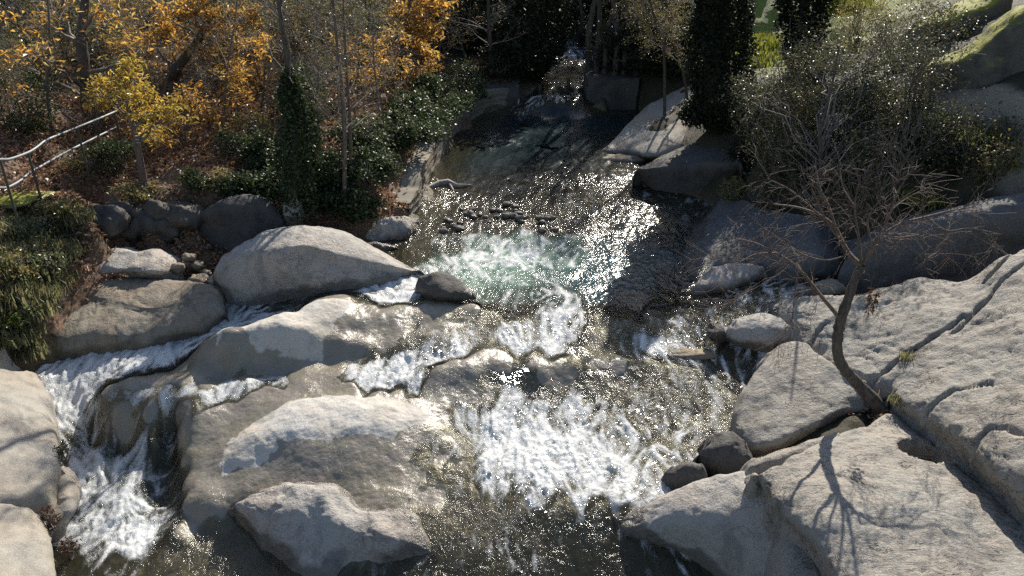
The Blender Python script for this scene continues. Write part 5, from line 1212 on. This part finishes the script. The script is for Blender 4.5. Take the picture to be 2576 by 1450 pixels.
for u, v, rx, rz, m, n, lab in [(300,432,.5,.42,'leaf_ivy',1700,'dark glossy bush at the foot of the yellow tree'),(225,440,.5,.35,'leaf_olive',900,'olive bush between the handrail and the yellow tree'),(490,482,.35,.22,'leaf_ivy',800,'small dark bush on the leaf litter above the domed boulder'),
        (360,505,.55,.16,'leaf_olive',700,'low olive plants above the dark stone row'),(560,470,.4,.2,'leaf_olive',450,'small olive plant on the litter left of the ivy'),(70,330,.9,.7,'leaf_ivy',2200,'dark green bush behind the handrail at the left edge'),(250,345,.4,.4,'dead',400,'brown withered bush beside the handrail'),
        (590,395,.5,.3,'leaf_ivy',900,'low dark bush on the slope left of the ivy clad trunk'),(640,350,.5,.35,'leaf_olive',700,'olive bush below the rusty sapling')]:
    bush('bush', lab, G(u, v), (rx, rx * .9, rz), n, m, .08, .05, stems=12)
# left bank brambles and grasses
for u, v, r, m, lab in [(30,600,.5,'leaf_bramble','bramble at the left edge below the handrail'),(120,620,.4,'leaf_bramble','glossy bramble in the middle of the left bank'),(60,690,.5,'leaf_bramble','glossy bramble low on the left bank'),(60,610,.55,'leaf_bramble','bramble bush high on the left bank'),(110,670,.5,'leaf_bramble','bramble bush above the striped flat rock'),(30,700,.5,'leaf_olive','olive bramble at the left edge above the brown boulder'),(140,560,.4,'leaf_olive','olive bramble below the mossy hump'),(180,610,.35,'leaf_bramble','small bramble at the end of the dark stone row'),(20,820,.4,'leaf_bright','bright green weeds at the left edge'),(70,780,.35,'leaf_bramble','bramble hanging over the brown boulder end')]:
    bush('bramble', lab, G(u, v), (r, r, r * .42), 1100, m, .075, .045, cat='bramble', stems=16)
g0 = None; gl = 'straw coloured grass tuft on the left bank'
for u, v in [(70,600),(45,620),(75,640),(130,620),(100,650),(20,680),(50,700),(85,700),(130,660),(0,600),(95,560),(120,600),(140,640),(90,640),(60,660),(150,590),(170,650),(110,720),(60,740),(20,760),(80,810),(40,850),(60,870),(20,880),(95,760),(130,690),(100,540),(180,570),(40,570),(10,640),(75,890),(30,800),(110,790),(140,730),(210,560),(160,540)]:
    p = G(u, v)
    if g0 is None:
        g0 = tuft('grass_tuft', gl, p, .27, 420, 'straw', .13, 'grass tufts on the left bank')
    else:
        dup(g0, p, rng.uniform(0, 6), float(rng.uniform(.7, 1.35)), None)
for u, v, s, lab in [(60,505,(.5,.4,.10),'yellow green moss cushion under the handrail post'),(85,560,(.22,.2,.08),'small moss cushion among the brambles')]:
    stone('moss_cushion', lab, G(u, v) + np.array([0, 0, .02]), s, M['granite_moss'], 90 + u, 'moss')
# plants in the joints of the left rocks
for u, v, z, lab in [(165,1160,-.8,'dark leaved plant in the joint of the left rocks'),(130,1320,-1.3,'dry plant between the two lower left rocks'),(175,1390,-1.7,'brown weeds at the foot of the bottom left boulder')]:
    bush('crevice_plant', lab, P(u, v, low(np.array([[u, v, z]], float))[0, 2]), (.14, .14, .14), 130, 'dead' if z < -1 else 'leaf_ever', .07, .028, stems=9, clumps=6, cat='plant', twigs=20)

# ---- background wood: bare trees of three habits, copied over the slope
protos = []
bl = 'thin bare tree among the many crowding the brown left slope'
for k in range(4):
    protos.append(bare_tree('bare_tree', bl, (0, 0, 0), 4.6 + k * .6, .045 + .012 * k, (18, 6, 4), 700, ['leaf_olive', 'leaf_orange', 'leaf_olive', 'dead'][k], 'bark' if k % 2 else 'bark_pale', (rng.normal(0, .1), rng.normal(0, .1)), 'bare trees on the left slope', leafL=.075, first=.12))
spots = [(60,250),(150,230),(20,180),(100,150),(280,200),(340,190),(180,120),(260,110),(60,90),(380,140),(330,60),(460,200),(520,250),(560,200),(610,180),(660,230),(700,260),(480,110),(580,110),(640,120),(720,160),(760,200),(800,240),(840,180),(890,200),(920,160),(960,210),(780,110),(860,100),(930,90),(1000,120),(1060,200),(1100,180),(1130,150),(680,80),(560,50),(420,60),(240,40),(120,50),(30,40),(740,60),(820,50),(900,40),(1000,60),(1090,90),(1150,110),(60,310),(10,290),(330,270),(420,300),(510,310),(660,300),(820,280),(1180,160)]
used_ = [False] * 4
for i, (u, v) in enumerate(spots):
    k = i % 4; p = G(u, v); s = float(rng.uniform(.6, 1.05)) * (.5 if v > 190 else .8 if v > 120 else 1)
    if not used_[k]:
        used_[k] = True; protos[k].location = p; protos[k].rotation_euler[2] = rng.uniform(0, 6); protos[k].scale = (s, s, s)
    else: dup(protos[k], p, rng.uniform(0, 6), s, None, None, (rng.normal(0, .06), rng.normal(0, .06)))

# ---- dark trees up the valley
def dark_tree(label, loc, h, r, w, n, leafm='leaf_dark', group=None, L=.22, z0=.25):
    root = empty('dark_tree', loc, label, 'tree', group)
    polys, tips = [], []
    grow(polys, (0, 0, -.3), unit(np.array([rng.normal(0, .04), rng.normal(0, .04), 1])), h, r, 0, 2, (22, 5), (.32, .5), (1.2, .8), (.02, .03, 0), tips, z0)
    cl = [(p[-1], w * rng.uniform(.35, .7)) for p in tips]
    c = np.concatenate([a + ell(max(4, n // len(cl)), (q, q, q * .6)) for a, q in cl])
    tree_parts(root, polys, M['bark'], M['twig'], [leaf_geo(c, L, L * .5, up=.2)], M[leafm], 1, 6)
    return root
dl_ = 'dark tree of the shaded wood closing the valley behind the weir'
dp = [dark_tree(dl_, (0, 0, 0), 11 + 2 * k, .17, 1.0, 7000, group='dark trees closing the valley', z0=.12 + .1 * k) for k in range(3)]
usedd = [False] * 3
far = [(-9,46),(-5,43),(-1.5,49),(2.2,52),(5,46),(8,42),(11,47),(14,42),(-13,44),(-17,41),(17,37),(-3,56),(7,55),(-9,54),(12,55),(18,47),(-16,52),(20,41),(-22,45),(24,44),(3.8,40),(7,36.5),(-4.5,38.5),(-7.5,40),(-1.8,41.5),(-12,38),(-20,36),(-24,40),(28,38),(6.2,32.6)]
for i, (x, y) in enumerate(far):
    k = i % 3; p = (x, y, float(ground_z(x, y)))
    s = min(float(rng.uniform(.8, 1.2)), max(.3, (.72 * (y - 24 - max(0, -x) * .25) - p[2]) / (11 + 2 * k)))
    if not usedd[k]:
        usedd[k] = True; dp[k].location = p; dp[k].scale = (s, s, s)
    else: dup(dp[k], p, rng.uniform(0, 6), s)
ul = 'dark evergreen undergrowth bush in the shade up the valley'
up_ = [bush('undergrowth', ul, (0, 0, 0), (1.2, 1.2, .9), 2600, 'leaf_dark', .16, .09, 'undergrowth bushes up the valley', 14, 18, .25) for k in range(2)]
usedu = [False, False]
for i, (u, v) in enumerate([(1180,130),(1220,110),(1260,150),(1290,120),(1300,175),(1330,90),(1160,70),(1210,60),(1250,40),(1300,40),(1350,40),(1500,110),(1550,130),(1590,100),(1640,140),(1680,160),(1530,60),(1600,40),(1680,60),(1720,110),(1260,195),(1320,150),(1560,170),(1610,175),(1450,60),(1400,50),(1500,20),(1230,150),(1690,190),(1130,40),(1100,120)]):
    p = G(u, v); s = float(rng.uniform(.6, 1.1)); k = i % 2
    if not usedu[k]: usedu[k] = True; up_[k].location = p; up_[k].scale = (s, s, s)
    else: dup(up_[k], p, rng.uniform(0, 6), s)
ol = 'olive brown bush among the bare trees on the upper left slope'
op_ = [bush('undergrowth', ol, (0, 0, 0), (.9, .9, .8), 1500, m_, .10, .055, 'olive bushes on the upper left slope', 16, 16, .28, twigs=40) for m_ in ('leaf_olive', 'leaf_bramble')]
usedo = [False, False]
for i, (u, v) in enumerate([(20,140),(90,110),(160,150),(60,60),(150,60),(240,140),(300,110),(380,60),(250,60),(20,30),(330,20),(450,60),(520,40),(600,130),(680,130),(760,100),(830,130),(900,120),(960,80),(700,40),(130,20),(10,230),(110,200),(330,240)]):
    p = G(u, v); s = float(rng.uniform(.6, 1.15)); k = i % 2
    if not usedo[k]: usedo[k] = True; op_[k].location = p; op_[k].scale = (s, s, s)
    else: dup(op_[k], p, rng.uniform(0, 6), s)
# row of slim dark trunks right of the upper stream
tl = 'slim dark trunk in the row beside the upper stream'
t0 = None
for u, v in [(1478,205),(1500,200),(1522,198),(1545,200),(1570,198),(1352,180),(1385,100),(1600,190),(1460,120)]:
    p = G(u, v)
    if t0 is None: t0 = bare_tree('dark_slim_tree', tl, p, 6, .13, (14, 6, 4), 500, 'leaf_dark', 'bark', group='slim dark trunks by the upper stream', first=.55, twig='bark')
    else: dup(t0, p, rng.uniform(0, 6), float(rng.uniform(.7, 1.1)))
cl = empty('ivy_clump', G(1335, 200), 'leafy dark tree leaning over the upper stream left of the weir', 'tree')
b = np.array(cl.location)
bpy.data.objects.remove(cl)
ivy_column('leaning_tree', 'leafy dark tree leaning over the upper stream left of the weir', b, [b, PD(1335, 160, b[1]), PD(1335, 110, b[1]), PD(1345, 40, b[1]), PD(1360, -60, b[1])], [.25, .75, .95, 1.0, .9], 7000, 'leaf_dark', .16, .15)

# ---- right bank
b = G(1815, 340); b = np.array([PD(1818, 345, 21)[0], 21, float(ground_z(PD(1818, 345, 21)[0], 21))]); d = 21
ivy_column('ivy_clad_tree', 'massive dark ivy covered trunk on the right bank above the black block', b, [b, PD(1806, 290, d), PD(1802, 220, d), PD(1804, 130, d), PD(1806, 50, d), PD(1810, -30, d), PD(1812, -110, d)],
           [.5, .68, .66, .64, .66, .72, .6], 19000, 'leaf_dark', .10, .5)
b = G(2020, 175); d = b[1]
ivy_column('ivy_clad_tree', 'second dark ivy covered trunk behind the evergreen shrub', b, [b, PD(2020, 130, d), PD(2022, 60, d), PD(2025, -20, d), PD(2030, -100, d)], [.3, .5, .7, .8, .8], 8000, 'leaf_dark', .12, .25)
for u, v, dd, lab in [(1640,60,24,'wispy olive tree overhanging the right side of the stream'),(1690,130,24.5,'wispy olive tree between the stream and the ivy covered trunk')]:
    b = G(u, v + 120)
    slim(lab, [(u + 40, v + 150), (u + 30, v + 60), (u + 10, v), (u - 10, v - 90), (u - 20, v - 200)], dd, .05, (26, 8, 6), 3200, 'leaf_olive', 'bark')
# glossy evergreen shrub with a central stem
sb = G(2062, 548); d = sb[1]
sc = []
for i in range(95):
    u = rng.normal(2110, 125); v = rng.normal(300, 120)
    if not (1835 < u < 2430 and 30 < v < 545): continue
    if u < 1930 and v < 170: continue
    if v < 90 + abs(u - 2200) * .3: continue
    for dd in np.linspace(rng.uniform(1.0, 2.6), 0, 8):
        q = PD(u, v, d + dd)
        if q[2] > float(ground_z(q[0], q[1])) + .2: break
    sc.append((q, (.45, .42, .28), 230))
cluster_tree('evergreen_shrub', 'large glossy leaved evergreen shrub with a straight stem on the right bank', sb, [sb + [0, 0, -.1], PD(2062, 480, d), PD(2064, 400, d), PD(2064, 330, d), PD(2090, 230, d), PD(2110, 120, d)], sc, 'bark', 'leaf_ever', .08, .038, r0=.05, up=.2, droop=0, dens=1.15, twig='twig', extra_twigs=7, clumps=10, tight=.34)
rb = [(2300,290,.9,1.3,'leaf_ever','glossy evergreen bush behind the large shrub beside the path'),(2260,450,.8,.9,'leaf_ever','dark evergreen bush at the foot of the large shrub'),(2000,470,.7,.6,'leaf_ever','evergreen bush leaning over the bluish slab'),(1890,400,.7,1.0,'leaf_dark','dark bush behind the black block'),(2160,520,.7,.7,'leaf_ever','evergreen bush above the big shaded boulder'),
      (2420,445,.8,.8,'leaf_ever','round dark bush below the sunlit path edge'),(2520,400,.5,.4,'leaf_ever','small bush at the right edge below the path'),(2350,420,.6,.5,'leaf_dark','shaded bush between the shrub and the path'),(2500,478,.5,.5,'leaf_olive','olive bush above the big shaded boulder at right'),(1960,340,.8,1.4,'leaf_ever','tall evergreen bush beside the ivy covered trunk'),
      (2250,170,1.0,.8,'leaf_ever','evergreen thicket in front of the mossy boulders'),(2150,120,1.0,.9,'leaf_olive','olive thicket behind the large shrub'),(2350,110,.8,.5,'leaf_ever','evergreen sprays beside the smaller mossy boulder'),(2060,200,.9,.8,'leaf_ever','evergreen thicket behind the shrub crown'),(1940,540,.4,.3,'leaf_ever','small glossy bush at the top of the bluish slab'),(1850,500,.35,.25,'leaf_olive','sprig of olive leaves beside the black block')]
for u, v, r, rz, m, lab in rb:
    bush('bush', lab, G(u, v), (r, r * .9, rz), int(2600 * r * (2 if m == 'leaf_dark' else 1)), m, .075, .036, stems=18, clumps=16, tight=.3, twigs=40)
for u, v in [(1890,120),(1915,150),(1940,110),(2090,20),(2120,40),(2150,15),(1905,100),(2440,345),(2490,335),(2395,300),(2340,500),(2310,515),(2530,410)]:
    p = G(u, v)
    if u == 1890: g1 = tuft('grass_tuft', 'bright green grass tuft on the sunlit right bank', p, .3, 900, 'grass', .5, 'grass tufts on the right bank', w=.02)
    else: dup(g1, p, rng.uniform(0, 6), float(rng.uniform(.7, 1.2)) * (1 if v < 200 else .5))

# ---- bare tree on the rocks
TB = P(2215, 1032, .15); dT = TB[1] + .05
root = empty('bare_tree', TB, 'small crooked bare tree growing from a crack in the granite slab', 'tree')
def tp(pts, o0=0.0, o1=0.0):
    n = len(pts); return catmull(np.array([PD(u, v, dT + o0 + (o1 - o0) * i / (n - 1)) for i, (u, v) in enumerate(pts)]), np.linspace(0, n - 1, 5 * n)) - TB
polys, tips = [], []
tr = tp([(2220,1040),(2195,1005),(2160,968),(2122,925),(2107,888),(2108,840),(2118,795),(2135,748),(2150,705),(2168,668)])
polys.append((tr, np.interp(np.linspace(0, 1, len(tr)), [0, .08, .2, .5, 1], [.15, .105, .085, .075, .052]) * (1 + .07 * rng.normal(0, 1, len(tr))), 0))
limbs = [([(2112,800),(2085,768),(2055,732),(2030,700),(1992,662),(1950,636),(1900,612),(1850,600)], .032, 0, -.5),
         ([(2165,668),(2138,642),(2118,608),(2100,572),(2062,542),(2005,522),(1945,514)], .042, 0, .3),
         ([(2102,575),(2085,520),(2062,470),(2050,400)], .022, .1, .2),
         ([(2170,665),(2198,622),(2222,590),(2270,562),(2330,546),(2385,532),(2450,520)], .036, 0, .4),
         ([(2172,662),(2190,615),(2182,560),(2200,520),(2250,470)], .022, 0, -.4),
         ([(2222,592),(2235,540),(2280,500),(2340,470)], .02, .1, .7),
         ([(2010,678),(2002,720),(1996,770),(1990,810),(1965,838)], .012, -.2, -.4),
         ([(1990,662),(1960,690),(1900,725),(1840,758),(1790,790)], .013, -.2, -.6),
         ([(1950,636),(1900,640),(1860,660),(1830,665)], .01, -.4, -.5),
         ([(2270,562),(2300,600),(2330,640)], .012, .2, .0),
         ([(2135,640),(2080,655),(2020,640),(1960,600),(1900,560)], .014, 0, -.3),
         ([(2330,546),(2380,580),(2440,575),(2520,590)], .014, .3, .4),
         ([(2168,668),(2160,600),(2150,520),(2165,440)], .024, 0, .1), ([(2185,640),(2230,560),(2260,480),(2300,420)], .022, 0, -.2), ([(2200,620),(2260,600),(2330,590),(2400,610)], .016, 0, .3),
         ([(2118,608),(2080,560),(2040,470)], .018, .1, -.2), ([(2060,540),(1990,480),(1930,450)], .016, .2, .1), ([(2150,520),(2120,470),(2110,400)], .014, 0, .3),
         ([(2135,745),(2180,740),(2195,735)], .01, 0, -.1)]
for pts, r, o0, o1 in limbs:
    q = tp(pts, o0, o1); rad = np.linspace(r, max(r * .25, .004), len(q)); polys.append((q, rad, 1))
    L = np.linalg.norm(np.diff(q, axis=0), axis=1).sum()
    for k in range(int(7 * L) + 3):
        i = rng.integers(len(q) // 5, len(q)); dq = unit(q[min(i + 1, len(q) - 1)] - q[max(i - 1, 0)])
        dd = unit(dq * .6 + rng.normal(0, .6, 3) + [0, 0, -.05])
        grow(polys, q[i], dd, rng.uniform(.25, .75), max(.0032, rad[i] * .28), 2, 3, (0, 0, 7), (.5, .5, .55), (.7, .7, .7), (0, 0, -.05, -.03), tips)
tree_parts(root, polys, M['bark'], M['bark_red'], None, None, 1, 8)
dc = PD(2195, 755, dT - .1) - TB
V, F = leaf_geo(dc + ell(60, (.08, .08, .2)), .09, .04, droop=1.2)
link('dead_leaves', make_mesh('dead_leaves', V, F, M['dead'], False), root)
for u, v, z, n, lab in [(2205,1048,.05,70,'small drift of fallen leaves at the foot of the crooked bare tree'),(1735,1238,-.75,40,'few brown leaves caught beside the small black rock'),(2235,1035,.2,50,'fallen leaves in the diagonal crack of the slab'),(300,690,.4,60,'fallen leaves lying behind the striped flat rock'),(1010,520,.6,60,'fallen leaves on the end of the retaining wall')]:
    c = P(u, v, z); V, F = leaf_geo(c + rng.normal(0, 1, (n, 3)) * [.16, .16, .015], .08, .04, up=.9)
    tag(link('leaf_drift', make_mesh('leaf_drift', V, F, M['litter'], False)), lab, 'fallen leaves', kind='stuff')
# litter and weeds in the rock joints
for u, v, z, lab in [(2258,1010,.45,'dry grass at the foot of the crooked bare tree'),(2285,905,.75,'dark weed in the crack of the broad sunlit slab'),(2310,545,1.4,'dry grass on top of the big shaded boulder')]:
    tuft('weed', lab, P(u, v, z), .16, 130, 'straw', .07, None, 'weed', w=.006)
# ------------------------------------------------------------------ light, sky, camera
EL, AZ = R(35), R(20)
sun = bpy.data.lights.new('sun', 'SUN'); sun.energy = 4.6; sun.angle = R(.5); sun.color = (1, .93, .815)
so = bpy.data.objects.new('sun', sun); COL.objects.link(so)
sv = Vector((math.sin(AZ) * math.cos(EL), math.cos(AZ) * math.cos(EL), math.sin(EL)))
so.rotation_euler = (-sv).to_track_quat('-Z', 'Y').to_euler(); so.location = (0, 0, 30)
w = bpy.data.worlds.new('World'); scene.world = w; w.use_nodes = True
nt = w.node_tree
sky = nt.nodes.new('ShaderNodeTexSky'); sky.sky_type = 'NISHITA'; sky.sun_disc = False
sky.sun_elevation = EL; sky.sun_rotation = AZ
nt.links.new(sky.outputs[0], nt.nodes['Background'].inputs[0]); nt.nodes['Background'].inputs[1].default_value = .092
cam = bpy.data.cameras.new('camera'); co = bpy.data.objects.new('camera', cam); COL.objects.link(co)
co.location = (0, 0, CAM_H); co.rotation_euler = (math.pi / 2 - PITCH, 0, 0)
cam.sensor_width = 36; cam.lens = 36 * FPX / 2576; cam.clip_end = 500; cam.clip_start = .1
scene.camera = co
scene.view_settings.view_transform = 'Standard'; scene.view_settings.look = 'None'
scene.view_settings.exposure = .58; scene.view_settings.gamma = 1; scene.view_settings.use_curve_mapping = False
scene.cycles.use_denoising = False
scene.cycles.max_bounces = 8; scene.cycles.diffuse_bounces = 3; scene.cycles.glossy_bounces = 3; scene.cycles.transparent_max_bounces = 10
scene.cycles.caustics_reflective = False; scene.cycles.caustics_refractive = False
